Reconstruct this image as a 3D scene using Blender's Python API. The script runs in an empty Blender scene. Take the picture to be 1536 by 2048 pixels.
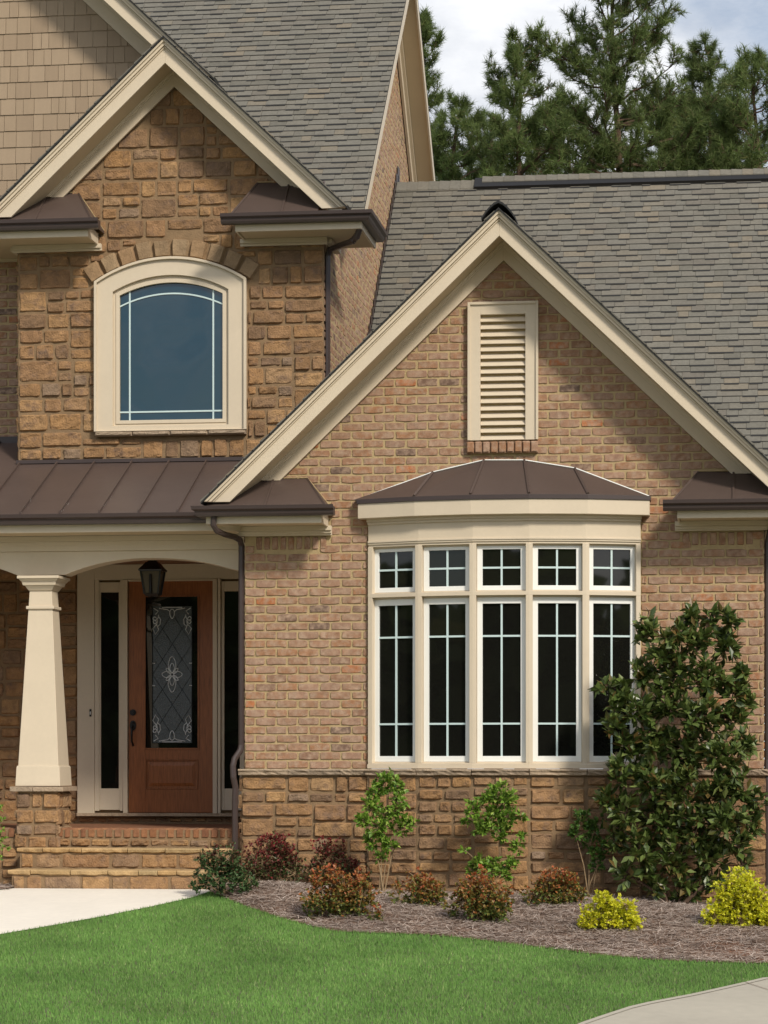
import bpy, math, random
import numpy as np
from mathutils import Vector
random.seed(7); RNG = np.random.default_rng(7)
R = math.radians

# ------------------------------------------------------------------ camera, sky, sun, exposure
F, CX, CY, D0 = 4800.0, 900.0, 1530.0, 23.08
TH = math.atan(570 / 4800); S, C = math.sin(TH), math.cos(TH)
CAM = (D0 * S, -D0 * C, 1.16)
sc = bpy.context.scene
cd = bpy.data.cameras.new('camera'); cam = bpy.data.objects.new('camera', cd); sc.collection.objects.link(cam)
cam.location = CAM; cam.rotation_euler = (R(90), 0, TH)
cd.sensor_fit = 'HORIZONTAL'; cd.sensor_width = 36; cd.lens = F / 1536 * 36
cd.shift_x = -(CX - 768) / 1536; cd.shift_y = (CY - 1024) / 1536
cd.clip_start = .5; cd.clip_end = 2000
sc.camera = cam
sc.render.resolution_x, sc.render.resolution_y = 768, 1024
SUN_AZ = R(39)            # to the right of the facade normal
SUN_EL = R(38)
sd = Vector((math.sin(SUN_AZ) * math.cos(SUN_EL), -math.cos(SUN_AZ) * math.cos(SUN_EL), math.sin(SUN_EL)))
sl = bpy.data.lights.new('sun', 'SUN'); so = bpy.data.objects.new('sun', sl); sc.collection.objects.link(so)
sl.energy = 3.3; sl.angle = R(8); sl.color = (1.0, .93, .82)
so.rotation_euler = sd.to_track_quat('Z', 'Y').to_euler()
w = bpy.data.worlds.new('World'); sc.world = w; w.use_nodes = True
nt = w.node_tree; nt.nodes.clear()
def N(nt, t, **k):
    n = nt.nodes.new(t)
    for a, b in k.items(): setattr(n, a, b)
    return n
wo = N(nt, 'ShaderNodeOutputWorld'); bg = N(nt, 'ShaderNodeBackground'); bg.inputs[1].default_value = .12
sky = N(nt, 'ShaderNodeTexSky'); sky.sky_type = 'NISHITA'; sky.sun_disc = False
sky.sun_elevation = SUN_EL; sky.sun_rotation = math.pi - SUN_AZ; sky.dust_density = 1.5; sky.air_density = 1.0
tc = N(nt, 'ShaderNodeTexCoord'); mp = N(nt, 'ShaderNodeMapping'); mp.inputs['Scale'].default_value = (1, 1, 2.2)
mp.inputs['Location'].default_value = (0.15, .3, .0)
nz = N(nt, 'ShaderNodeTexNoise'); nz.inputs['Scale'].default_value = 2.6; nz.inputs['Detail'].default_value = 13; nz.inputs['Roughness'].default_value = .62
cr = N(nt, 'ShaderNodeValToRGB'); cr.color_ramp.elements[0].position = .41; cr.color_ramp.elements[1].position = .59
mx = N(nt, 'ShaderNodeMixRGB'); mx.inputs[2].default_value = (8.3, 8.5, 8.9, 1)
L = nt.links.new
L(tc.outputs['Generated'], mp.inputs[0]); L(mp.outputs[0], nz.inputs[0]); L(nz.outputs[0], cr.inputs[0])
n2 = N(nt, 'ShaderNodeTexNoise'); n2.inputs['Scale'].default_value = 8; n2.inputs['Detail'].default_value = 8; n2.inputs['Roughness'].default_value = .6
c2 = N(nt, 'ShaderNodeValToRGB'); c2.color_ramp.elements[0].position = .35; c2.color_ramp.elements[1].position = .6
c2.color_ramp.elements[0].color = (5.6, 5.9, 6.5, 1); c2.color_ramp.elements[1].color = (8.9, 9.0, 9.2, 1)
L(mp.outputs[0], n2.inputs[0]); L(n2.outputs[0], c2.inputs[0]); L(c2.outputs[0], mx.inputs[2])
L(cr.outputs[0], mx.inputs[0]); L(sky.outputs[0], mx.inputs[1]); L(mx.outputs[0], bg.inputs[0]); L(bg.outputs[0], wo.inputs[0])
sc.view_settings.view_transform = 'Standard'; sc.view_settings.look = 'None'
sc.view_settings.exposure = 0.0; sc.view_settings.gamma = 1.0
sc.cycles.max_bounces = 6; sc.cycles.diffuse_bounces = 3; sc.cycles.glossy_bounces = 3; sc.cycles.transparent_max_bounces = 6

# ------------------------------------------------------------------ measuring helpers (photo pixel + known plane -> point)
def at(px, py, Y):
    a = (px - CX) / F; b = (CY - py) / F
    t = (Y - CAM[1]) / (C + S * a)
    return (CAM[0] + t * (C * a - S), Y, CAM[2] + t * b)
def atX(px, py, X):
    a = (px - CX) / F; b = (CY - py) / F
    t = (X - CAM[0]) / (C * a - S)
    return (X, CAM[1] + t * (C + S * a), CAM[2] + t * b)
def xa(px, Y): return at(px, 1000, Y)[0]
def za(px, py, Y): return at(px, py, Y)[2]
def ground(x, y):
    s = max(0.0, -0.62 - y)
    return -0.04 - 0.08 * min(s, 8.5) - .006 * max(0, min(s - 8.5, 30)) - 0.03 * max(0.0, min(x + 2, 6))
def gat(px, py, up=0):
    a = (px - CX) / F; b = (CY - py) / F
    dx, dy = C * a - S, C + S * a
    lo, hi = 2.0, 60.0
    for _ in range(60):
        t = (lo + hi) / 2
        if CAM[2] + t * b > up + ground(CAM[0] + t * dx, CAM[1] + t * dy): lo = t
        else: hi = t
    return (CAM[0] + t * dx, CAM[1] + t * dy, CAM[2] + t * b)

# ------------------------------------------------------------------ materials
def lin(c):
    return tuple((v / 255 / 12.92 if v / 255 <= .04045 else ((v / 255 + .055) / 1.055) ** 2.4) for v in c)
def mat(name, col, rough=.6, var=.12, vscale=6, bump=0, bscale=50, bdist=.01, metallic=0, spec=.4, ramp=None, second=None, second_scale=20, second_thr=(.5, .65), fine=0, trans=0, stretch=None, bdet=6):
    m = bpy.data.materials.new(name); m.use_nodes = True; t = m.node_tree; l = t.links.new
    p = t.nodes['Principled BSDF']; p.inputs['Roughness'].default_value = rough; p.inputs['Metallic'].default_value = metallic
    p.inputs['Specular IOR Level'].default_value = spec
    co = N(t, 'ShaderNodeTexCoord'); vec = co.outputs['Object']
    if stretch:
        mm = N(t, 'ShaderNodeMapping'); mm.inputs['Scale'].default_value = stretch; l(vec, mm.inputs[0]); vec = mm.outputs[0]
    if ramp:
        at_ = N(t, 'ShaderNodeAttribute', attribute_name='rnd'); rp = N(t, 'ShaderNodeValToRGB'); rp.color_ramp.interpolation = 'LINEAR'
        els = rp.color_ramp.elements
        while len(els) < len(ramp): els.new(.5)
        for i, c in enumerate(ramp):
            els[i].position = i / (len(ramp) - 1); els[i].color = (*lin(c), 1)
        l(at_.outputs['Fac'], rp.inputs[0]); base = rp.outputs[0]
    else:
        rgb = N(t, 'ShaderNodeRGB'); rgb.outputs[0].default_value = (*lin(col), 1); base = rgb.outputs[0]
    if second:
        n2 = N(t, 'ShaderNodeTexNoise'); n2.inputs['Scale'].default_value = second_scale; n2.inputs['Detail'].default_value = 6; n2.inputs['Roughness'].default_value = .65
        l(vec, n2.inputs[0]); r2 = N(t, 'ShaderNodeValToRGB'); r2.color_ramp.elements[0].position = second_thr[0]; r2.color_ramp.elements[1].position = second_thr[1]
        l(n2.outputs[0], r2.inputs[0]); m2 = N(t, 'ShaderNodeMixRGB'); m2.inputs[2].default_value = (*lin(second), 1)
        l(r2.outputs[0], m2.inputs[0]); l(base, m2.inputs[1]); base = m2.outputs[0]
    for sc_, va in ((vscale, var), (vscale * 9, fine)):
        if va:
            n1 = N(t, 'ShaderNodeTexNoise'); n1.inputs['Scale'].default_value = sc_; n1.inputs['Detail'].default_value = 5; l(vec, n1.inputs[0])
            mr = N(t, 'ShaderNodeMapRange'); mr.inputs[1].default_value = .25; mr.inputs[2].default_value = .75; mr.inputs[3].default_value = 1 - va; mr.inputs[4].default_value = 1 + va
            l(n1.outputs[0], mr.inputs[0]); mm = N(t, 'ShaderNodeVectorMath', operation='MULTIPLY'); l(base, mm.inputs[0]); l(mr.outputs[0], mm.inputs[1]); base = mm.outputs[0]
    l(base, p.inputs['Base Color'])
    if bump:
        nb = N(t, 'ShaderNodeTexNoise'); nb.inputs['Scale'].default_value = bscale; nb.inputs['Detail'].default_value = bdet; l(vec, nb.inputs[0])
        b = N(t, 'ShaderNodeBump'); b.inputs['Strength'].default_value = bump; b.inputs['Distance'].default_value = bdist; l(nb.outputs[0], b.inputs['Height']); l(b.outputs[0], p.inputs['Normal'])
    if trans:
        tr = N(t, 'ShaderNodeBsdfTranslucent'); l(base, tr.inputs[0]); ms = N(t, 'ShaderNodeMixShader'); ms.inputs[0].default_value = trans
        l(p.outputs[0], ms.inputs[1]); l(tr.outputs[0], ms.inputs[2]); l(ms.outputs[0], t.nodes['Material Output'].inputs[0])
    return m
BRICK = mat('brick', 0, .9, .16, 22, .6, 110, .006, ramp=[(104, 84, 72), (130, 100, 80), (146, 110, 84), (150, 116, 92), (152, 110, 78), (156, 122, 100), (146, 116, 96), (154, 118, 90), (168, 106, 66)],
            second=(168, 142, 120), second_scale=14, second_thr=(.42, .66), fine=.22)
MORTAR = mat('mortar', (174, 152, 113), .95, .12, 12, .6, 60, .01)
STONE = mat('field_stone', 0, .9, .22, 14, .8, 55, .015, ramp=[(120, 96, 74), (140, 107, 73), (156, 119, 80), (134, 108, 83), (162, 124, 82), (150, 116, 82), (138, 105, 74), (168, 132, 90), (128, 109, 92)],
            second=(114, 92, 76), second_scale=9, second_thr=(.5, .74), fine=.18)
SMORTAR = mat('stone_mortar', (134, 110, 82), .95, .15, 12, .6, 60, .01)
VOUSS = mat('arch_stone', 0, .9, .18, 10, .7, 55, .012, ramp=[(138, 114, 86), (156, 132, 102), (146, 116, 84)], fine=.12)
LEDGE = mat('ledge_stone', 0, .9, .2, 12, .8, 40, .015, ramp=[(140, 124, 106), (168, 148, 124), (150, 132, 112)], fine=.12)
TREAD = mat('flagstone', 0, .9, .2, 9, .8, 40, .012, ramp=[(170, 140, 98), (184, 154, 110), (164, 142, 104), (182, 144, 94)], fine=.15)
TRIM = mat('cream_trim', (206, 191, 167), .5, .035, 3, .05, 40, .002, fine=.02)
SASH = mat('white_sash', (232, 232, 226), .4, .02, 3)
GRILLE = mat('window_grille', (196, 214, 212), .4, .02, 3)
MUDTRIM = mat('soffit_paint', (196, 178, 148), .6, .04, 3)
GUTTER = mat('bronze_gutter', (66, 55, 52), .38, .06, 5, spec=.5)
METAL = mat('bronze_metal_roof', (80, 67, 61), .42, .12, 1.5, .25, 2.5, .02, spec=.5, fine=.03)
SHING = mat('asphalt_shingle', 0, .95, .08, 3, .5, 180, .004, ramp=[(100, 97, 88), (107, 104, 95), (110, 107, 98), (105, 100, 91), (113, 109, 99), (108, 105, 97), (110, 106, 96), (121, 112, 97)], fine=.12)
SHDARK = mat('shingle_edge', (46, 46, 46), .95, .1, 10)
SHAKE = mat('painted_shake', 0, .7, .05, 3, .25, 30, .004, ramp=[(154, 134, 110), (160, 140, 116), (157, 137, 113), (148, 128, 105)], stretch=(8, 8, 1))
GLASS = mat('window_glass', (22, 22, 19), .02, 0, 1, spec=.6)
GLASSUP = mat('sky_tone_glass', (14, 50, 64), .02, 0, 1, spec=1.0, bump=1.0, bscale=.8, bdist=.05, bdet=1.5)  # blue of the reflected sky is put into the pane's base colour
DOOR = mat('door_wood', (142, 86, 48), .38, .34, 5, .1, 60, .002, stretch=(14, 14, 1.2), fine=.1)
LEAD = mat('leaded_glass', (66, 72, 74), .18, .25, 60, .9, 90, .006, spec=.7)
CAME = mat('lead_came', (24, 25, 25), .35, .1, 20, metallic=.7)
BEVEL = mat('bevel_glass', (205, 210, 210), .3, .1, 20, spec=.8)
BLACK = mat('black_iron', (26, 24, 23), .4, .1, 20)
LAMPG = mat('lamp_glass', (96, 84, 68), .1, .1, 10, spec=.6, trans=.3)
WOODC = mat('porch_ceiling_wood', (120, 72, 40), .5, .2, 4)
PBRICK = mat('porch_brick', 0, .9, .2, 20, .5, 80, .006, ramp=[(122, 82, 58), (146, 104, 72), (136, 92, 62), (128, 98, 76)], fine=.15)
CONC = mat('pale_concrete', (228, 220, 206), .85, .04, 1.5, .15, 80, .004, fine=.03)
CONC2 = mat('grey_concrete', (170, 163, 148), .85, .06, 1.2, .2, 80, .004, fine=.05)
SOIL = mat('soil', (122, 98, 82), .95, .35, 4, .8, 30, .03, second=(128, 82, 54), second_scale=.8, second_thr=(.55, .75), fine=.3)
LAWN = mat('lawn_ground', (98, 100, 72), .95, .25, 1.2, .6, 60, .02, fine=.3)
GRASS = mat('grass', 0, .7, .25, 1.1, spec=.2, ramp=[(100, 140, 70), (116, 156, 80), (132, 168, 90), (108, 148, 76), (172, 192, 122)], trans=.3)
STRAW = mat('pine_straw', 0, .85, .25, 2.0, spec=.2, ramp=[(132, 116, 104), (166, 150, 138), (186, 170, 158), (148, 128, 114), (206, 192, 180), (110, 92, 82)])
BARK = mat('bark', (84, 66, 52), .95, .25, 10, .7, 30, .02)
STEM = mat('stem_bark', (146, 124, 94), .9, .2, 30)
PINE = mat('pine_needles', 0, .6, .3, .9, spec=.25, ramp=[(80, 98, 56), (98, 116, 64), (118, 132, 76), (90, 108, 64), (138, 136, 84)], trans=.4)
def leafmat(name, ramp, rough=.45, spec=.4, trans=.25): return mat(name, 0, rough, .12, 5, spec=spec, ramp=ramp, trans=trans)
MAGN = leafmat('magnolia_leaf', [(58, 76, 34), (74, 92, 42), (94, 110, 52), (64, 84, 36), (122, 136, 76), (84, 100, 46), (112, 86, 50)], .36, .5, .18)
HOLLY = leafmat('light_leaf', [(82, 118, 42), (112, 146, 52), (134, 166, 62), (96, 130, 46), (164, 184, 84)])
DGREEN = leafmat('dark_leaf', [(58, 88, 36), (76, 108, 44), (96, 128, 54)])
REDL = leafmat('red_leaf', [(66, 88, 46), (80, 100, 54), (92, 92, 56), (104, 70, 54), (122, 52, 50), (136, 54, 54)])
ORANL = leafmat('orange_leaf', [(80, 100, 50), (98, 116, 56), (116, 124, 60), (140, 118, 60), (166, 108, 60), (178, 98, 62)])
ROSEL = leafmat('rose_leaf', [(58, 84, 46), (74, 102, 58), (66, 94, 54), (88, 114, 68), (92, 104, 66), (120, 70, 60)])
YELL = leafmat('yellow_leaf', [(212, 208, 44), (230, 224, 58), (196, 202, 44), (238, 232, 84), (170, 186, 50)], trans=.4)

# ------------------------------------------------------------------ objects
def link(o, parent=None):
    sc.collection.objects.link(o)
    if parent: o.parent = parent
    return o
def wl(o):
    v = Vector((0, 0, 0))
    while o: v += o.location; o = o.parent
    return v
def empty(name, loc=(0, 0, 0), parent=None):
    o = bpy.data.objects.new(name, None); o.empty_display_size = .2
    o.location = Vector(loc) - (wl(parent) if parent else Vector((0, 0, 0)))
    return link(o, parent)
def tag(o, label=None, cat=None, group=None, kind=None):
    if label: o['label'] = label
    if cat: o['category'] = cat
    if group: o['group'] = group
    if kind: o['kind'] = kind
    return o
class MB:
    def __init__(s): s.v = []; s.f = []; s.r = []; s.n = 0
    def add(s, verts, faces, rnd=None):
        r = random.random() if rnd is None else rnd
        s.v.append(np.asarray(verts, dtype=float).reshape(-1, 3))
        for f in faces: s.f.append(tuple(i + s.n for i in f)); s.r.append(r)
        s.n += len(verts); return s
    def prism(s, pts, vec, rnd=None):
        n = len(pts); p = [Vector(q) for q in pts]; q = [a + Vector(vec) for a in p]
        nrm = Vector((0, 0, 0))
        for i in range(n): nrm += p[i].cross(p[(i + 1) % n])
        if nrm.dot(Vector(vec)) > 0: p.reverse(); q.reverse()
        fs = [tuple(range(n)), tuple(range(2 * n - 1, n - 1, -1))]
        for i in range(n): j = (i + 1) % n; fs.append((j, i, n + i, n + j))
        return s.add([tuple(a) for a in p + q], fs, rnd)
    def box(s, x0, x1, y0, y1, z0, z1, rnd=None):
        return s.prism([(x0, y0, z0), (x1, y0, z0), (x1, y1, z0), (x0, y1, z0)], (0, 0, z1 - z0), rnd)
    def ob(s, O, U, Nn, u0, u1, n0, n1, z0, z1, rnd=None):
        O, U, Nn = Vector(O), Vector(U), Vector(Nn)
        c = [O + U * a + Nn * b + Vector((0, 0, z0)) for a, b in ((u0, n0), (u1, n0), (u1, n1), (u0, n1))]
        return s.prism([tuple(a) for a in c], (0, 0, z1 - z0), rnd)
    def quad(s, a, b, c, d, rnd=None): return s.add([a, b, c, d], [(0, 1, 2, 3)], rnd)
    def tube(s, path, r, n=6, cap=True, flat=None, rnd=None):
        P = [Vector(p) for p in path]; rr = r if hasattr(r, '__len__') else [r] * len(P); V = []
        up0 = Vector((0, 1, 0))
        for i, p in enumerate(P):
            d = (P[min(i + 1, len(P) - 1)] - P[max(i - 1, 0)]); d.normalize()
            up = up0 - d * up0.dot(d)
            if up.length < .2: up = Vector((1, 0, 0)) - d * d.x
            up.normalize(); sd_ = d.cross(up)
            for k in range(n):
                a = 2 * math.pi * (k + .5) / n; ca, sa = math.cos(a), math.sin(a)
                if n == 4: ca *= 1.414; sa *= 1.414
                V.append(tuple(p + sd_ * ca * rr[i] + up * sa * rr[i] * (flat or 1)))
        fs = []
        for i in range(len(P) - 1):
            for k in range(n):
                a = i * n + k; b = i * n + (k + 1) % n; fs.append((a, b, b + n, a + n))
        if cap: fs.append(tuple(range(n - 1, -1, -1))); fs.append(tuple(range((len(P) - 1) * n, len(P) * n)))
        return s.add(V, fs, rnd)
    def build(s, name, m, parent=None, smooth=False, bevel=0):
        V = np.concatenate(s.v); off = wl(parent) if parent else Vector((0, 0, 0))
        V = V - np.array(off)
        me = bpy.data.meshes.new(name)
        nl = np.array([len(f) for f in s.f]); tot = int(nl.sum())
        me.vertices.add(len(V)); me.vertices.foreach_set('co', V.astype(np.float32).ravel())
        me.loops.add(tot); me.polygons.add(len(s.f))
        me.loops.foreach_set('vertex_index', np.fromiter((i for f in s.f for i in f), dtype=np.int32, count=tot))
        st = np.zeros(len(nl), dtype=np.int32); st[1:] = np.cumsum(nl)[:-1]
        me.polygons.foreach_set('loop_start', st)
        me.update(calc_edges=True); me.validate()
        a = me.attributes.new('rnd', 'FLOAT', 'FACE')
        if len(me.polygons) == len(s.r): a.data.foreach_set('value', np.array(s.r, dtype=np.float32))
        me.polygons.foreach_set('use_smooth', [smooth] * len(me.polygons))
        me.materials.append(m)
        o = bpy.data.objects.new(name, me); link(o, parent)
        if bevel:
            b = o.modifiers.new('bevel', 'BEVEL'); b.width = bevel; b.segments = 2; b.limit_method = 'ANGLE'; b.angle_limit = R(40)
        return o
def tris(name, V, rnd, m, parent=None):
    """V: (n,k,3) array of separate k-gons"""
    n, k = V.shape[:2]; me = bpy.data.meshes.new(name)
    V = V.reshape(-1, 3) - (np.array(wl(parent)) if parent else 0)
    me.vertices.add(n * k); me.vertices.foreach_set('co', V.astype(np.float32).ravel())
    me.loops.add(n * k); me.polygons.add(n); me.loops.foreach_set('vertex_index', np.arange(n * k, dtype=np.int32))
    me.polygons.foreach_set('loop_start', np.arange(0, n * k, k, dtype=np.int32)); me.update(calc_edges=True)
    a = me.attributes.new('rnd', 'FLOAT', 'FACE'); a.data.foreach_set('value', rnd.astype(np.float32))
    me.materials.append(m); o = bpy.data.objects.new(name, me); return link(o, parent)

# rough block (brick or stone) on a wall: map(u, v, n) -> xyz
def block(mb, mp_, u0, u1, v0, v1, h, rough, nx, ny, wob, base=-.012, rnd=None, edge=.012):
    ss = [0, min(.3, edge / (u1 - u0))] + [i / (nx) for i in range(1, nx)] + [1 - min(.3, edge / (u1 - u0)), 1]
    tt = [0, min(.3, edge / (v1 - v0))] + [i / (ny) for i in range(1, ny)] + [1 - min(.3, edge / (v1 - v0)), 1]
    a, b = len(ss), len(tt); V = []
    bow = [random.uniform(-wob, wob) for _ in range(4)]; tilt = random.uniform(-rough, rough); tilt2 = random.uniform(-rough, rough)
    cs = [random.uniform(0, wob * 1.2) for _ in range(4)]
    for j, t in enumerate(tt):
        for i, s_ in enumerate(ss):
            e = i in (0, a - 1) or j in (0, b - 1)
            u = u0 + (u1 - u0) * s_; v = v0 + (v1 - v0) * t
            u += (bow[0] * (1 - s_) + bow[1] * s_) * math.sin(t * 3.1); v += (bow[2] * (1 - t) + bow[3] * t) * math.sin(s_ * 3.1)
            du = min(s_, 1 - s_); dv = min(t, 1 - t)
            c = cs[(s_ > .5) * 2 + (t > .5)]
            if du < .16 and dv < .3:
                k = (1 - du / .16) * (1 - dv / .3)
                u += c * k * (1 if s_ < .5 else -1); v += c * k * (1 if t < .5 else -1)
            if not e: u += random.uniform(-wob, wob) * .25; v += random.uniform(-wob, wob) * .25
            else: u += random.uniform(-wob, wob) * .35; v += random.uniform(-wob, wob) * .35
            n = base if e else h + random.uniform(-rough, rough) * .6 + tilt * (s_ - .5) + tilt2 * (t - .5)
            V.append(mp_(u, v, n))
    fs = [(j * a + i, j * a + i + 1, (j + 1) * a + i + 1, (j + 1) * a + i) for j in range(b - 1) for i in range(a - 1)]
    mb.add(V, fs, rnd)
def bricks(mb, mp_, u0, u1, v0, v1, inside, L_=.211, H=.0845, flip=1, ucut=True, holes=None, bh=.008):
    g = .0044; row = 0; v = v0
    while v < v1 - .02:
        u = u0 - (L_ / 2 if row % 2 else 0)
        while u < u1 - .01:
            a, b = max(u, u0), min(u + L_, u1)
            if b - a > .03 and inside((a + b) / 2, v + H / 2):
                for (a2, b2) in (holes(a, b, v + H / 2) if holes else [(a, b)]):
                    if b2 - a2 > .025:
                        block(mb, mp_, a2 + g, b2 - g, v + g, v + H - g * .6, bh, .004, 4, 2, .0062, rnd=min(.999, max(0, random.gauss(.5, .24))), edge=.008)
            u += L_
        v += H; row += 1
def pack(u0, u1, v0, v1, unit, wr=(2, 5), hr=(1, 3)):
    """ashlar: staggered big chunks, each cut at random into squared stones"""
    k = unit / .07; hmn, hmx, wmn, wmx = .10 * k, (.155 if hr[1] < 3 else .22) * k, .12 * k, .085 * k * wr[1]
    out = []
    def cut(a, b, c, d):
        w, h = b - a, d - c
        if h > hmx and h >= 2 * hmn and (h > w * .55 or w <= wmx):
            t = random.uniform(hmn, min(h - hmn, hmx)); t = t if random.random() < .5 else h - t
            cut(a, b, c, c + t); cut(a, b, c + t, d)
        elif w > wmx or (w > 2.4 * wmn and random.random() < .3) or (w > 3.2 * h and w > 2 * wmn):
            t = random.uniform(max(wmn, w * .28), w - max(wmn, w * .28)); cut(a, a + t, c, d); cut(a + t, b, c, d)
        elif h > 2.1 * hmn and w < h * 1.25: t = h * random.uniform(.42, .58); cut(a, b, c, c + t); cut(a, b, c + t, d)
        else: out.append((a, b, c, d))
    v = v0
    while v < v1 - .02:
        h = random.uniform(.30, .52) * k
        if v1 - v - h < .12: h = v1 - v
        u = u0
        while u < u1 - .02:
            w = random.uniform(.45, .95) * k
            if u1 - u - w < .16: w = u1 - u
            cut(u, min(u + w, u1), v, min(v + h, v1)); u += w
        v += h
    return out
def stones(mb, mp_, rects, inside=lambda u, v: True, hmin=.010, hmax=.026, g=.004, cut=None):
    for (a, b, c, d) in rects:
        if not inside((a + b) / 2, (c + d) / 2): continue
        if cut:
            q = cut(a, b, c, d)
            if not q: continue
            a, b, c, d = q
        if b - a < .03 or d - c < .03: continue
        block(mb, mp_, a + g, b - g, c + g, d - g, random.uniform(hmin, hmax), .011, max(3, int((b - a) / .045)), max(2, int((d - c) / .04)), .007, base=-.015, edge=.019)
def cells(mb, mp_, rows, row_h, urange, wr, lift, gap=.003, jit=0., band=None):
    """overlapping shingle courses: v up the slope"""
    for k in range(rows):
        v = k * row_h; ur = urange(v + row_h / 2)
        if not ur: continue
        u, u1 = ur; u -= random.random() * wr[1]; high = random.random() < .5
        while u < u1:
            wd = random.uniform(*wr); a, b = max(u, ur[0]), min(u + wd, u1)
            if b - a > .012:
                h = lift[1] if high else lift[0]; dv = random.uniform(-jit, jit) + (0 if high else row_h * lift[2])
                a2, b2 = a + gap / 2, b - gap / 2; hb = h * .3
                lo = v + dv
                P = [mp_(a2, lo, h), mp_(b2, lo, h), mp_(b2, v + row_h * 1.12, hb), mp_(a2, v + row_h * 1.12, hb), mp_(a2, lo, -.002), mp_(b2, lo, -.002), mp_(b2, v + row_h * 1.12, -.002), mp_(a2, v + row_h * 1.12, -.002)]
                mb.add(P, [(0, 1, 2, 3), (4, 5, 1, 0), (4, 0, 3, 7), (1, 5, 6, 2)], random.random())
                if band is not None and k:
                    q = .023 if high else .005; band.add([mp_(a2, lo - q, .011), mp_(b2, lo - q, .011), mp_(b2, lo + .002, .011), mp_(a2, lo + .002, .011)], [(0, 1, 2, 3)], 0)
            high = not high; u += wd
def xz(Y, s=-1): return lambda u, v, n: (u, Y + s * n, v)

# ================================================================== HOUSE
HX, HY = 0.0, 0.0
house = empty('house', (0.3, 2.0, 0.0))
tag(house, 'brick and stone house with steep shingled gables, cream trim and brown metal porch roof', 'house')
def part(mb, name, m, parent=house, **k): return mb.build(name, m, parent, **k)

YS = 1.2          # stone bump-out front
YR = 1.8          # recessed left part
YD = 2.3          # door wall
OV = .45
XL, XR = xa(489, 0), xa(1528, 0)
XS0, XS1 = xa(37, YS), xa(648, YS)
ZB = 3.3
ledge_t = za(600, 1538, 0); ledge_b = za(600, 1551, 0)
# brick gable
AX, AZ = .520, 6.389; MS = .957             # fascia apex (top) and slope
FZ = AZ - .43                                # frieze inner apex offset line on wall
def frieze_z(x): return (5.994 - MS * abs(x - .52))
GV = (xa(937, -.05), xa(1075, -.05), za(1000, 605, -.05), za(1000, 880, -.05))     # vent outer x0,x1,ztop,zbot
bz = lambda px, py: za(px, py, -.3)
bayL, bayR = xa(738, 0), xa(1281, 0)
bay_top = za(1005, 1000, -.1)
roofline = [(713, 992), (866, 946), (968, 922), (1049, 922), (1150, 938), (1298, 987)]
RL = [(xa(a, 0), za(a, b, 0)) for a, b in roofline]
def bayroof_z(x):
    if x < RL[0][0] or x > RL[-1][0]: return None
    for (x0, z0), (x1, z1) in zip(RL, RL[1:]):
        if x0 <= x <= x1: return z0 + (z1 - z0) * (x - x0) / (x1 - x0)
def holes(a, b, z):
    out = [(a, b)]
    cutr = []
    if GV[3] - .12 < z < GV[2]: cutr.append((GV[0] + .03, GV[1] - .03))
    if z < za(700, 1000, 0): cutr.append((bayL - .004, bayR + .004))
    if z < za(700, 1000, 0) and 0: pass
    for c0, c1 in cutr:
        nx_ = []
        for p, q in out:
            if q <= c0 or p >= c1: nx_.append((p, q))
            else:
                if p < c0: nx_.append((p, c0))
                if q > c1: nx_.append((c1, q))
        out = nx_
    return out
retz = za(600, 1072, 0)   # frieze bottom of the eave returns
soldL = (xa(510, 0), xa(655, 0)); soldR = (xa(1363, 0), xa(1508, 0)); soldz = (za(600, 1101, 0), retz)
def inside_front(u, v):
    if v > frieze_z(u) + .1: return False
    if soldz[0] - .02 < v < soldz[1] + .3 and (soldL[0] < u < soldL[1] or soldR[0] < u < soldR[1]): return False
    if za(700, 1000, 0) <= v and bayroof_z(u) and v < bayroof_z(u) - .06: return False
    return True
m_ = MB(); nrow = round((retz - ledge_t) / .0845); hh = (retz - ledge_t) / nrow
bricks(m_, xz(0), XL, XR, ledge_t, 6.1, inside_front, H=hh, holes=holes)
for (s0, s1) in (soldL, soldR):
    k = round((s1 - s0) / .081)
    for i in range(k):
        a = s0 + (s1 - s0) * i / k; b = s0 + (s1 - s0) * (i + 1) / k
        block(m_, xz(0), a + .006, b - .006, soldz[0] + .006, soldz[1] - .004, .010, .004, 2, 3, .003, rnd=random.gauss(.45, .2))
bw = part(m_, 'brick_wall', BRICK, smooth=False); bw['label'] = 'tan brick gable wall of the projecting wing'
zh0 = za(700, 1000, 0); mo = MB(); mo.prism([(XL + .004, 0, zh0), (XR - .004, 0, zh0), (XR - .004, 0, max(zh0 + .01, frieze_z(XR) + .12)), (.52, 0, 6.12), (XL + .004, 0, max(zh0 + .01, frieze_z(XL) + .12))], (0, .14, 0))
mo.box(XL + .004, bayL, .002, .15, -.4, zh0 + .05); mo.box(bayR, XR - .004, .002, .15, -.4, zh0 + .05); mo.box(bayL + .0005, bayR - .0005, .002, .15, -.4, ledge_t)
part(mo, 'mortar_wall', MORTAR, bw)
# wing side walls (left one faces the porch)
m_ = MB(); bricks(m_, lambda u, v, n: (XL - n, u, v), 0.01, YD, .55, 3.5, lambda u, v: True, H=hh)
sw = part(m_, 'brick_side_wall', BRICK); mo = MB(); mo.box(XL, XL + .1, .151, YD, 0, 3.8); part(mo, 'mortar_wall', MORTAR, sw)
m_ = MB(); bricks(m_, lambda u, v, n: (XR + n, u, v), 0.01, 3.2, -.2, 3.6, lambda u, v: True, H=hh)
sw = part(m_, 'brick_side_wall', BRICK); mo = MB(); mo.box(XR - .1, XR, .151, 6, -.3, 3.8); part(mo, 'mortar_wall', MORTAR, sw)

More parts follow.
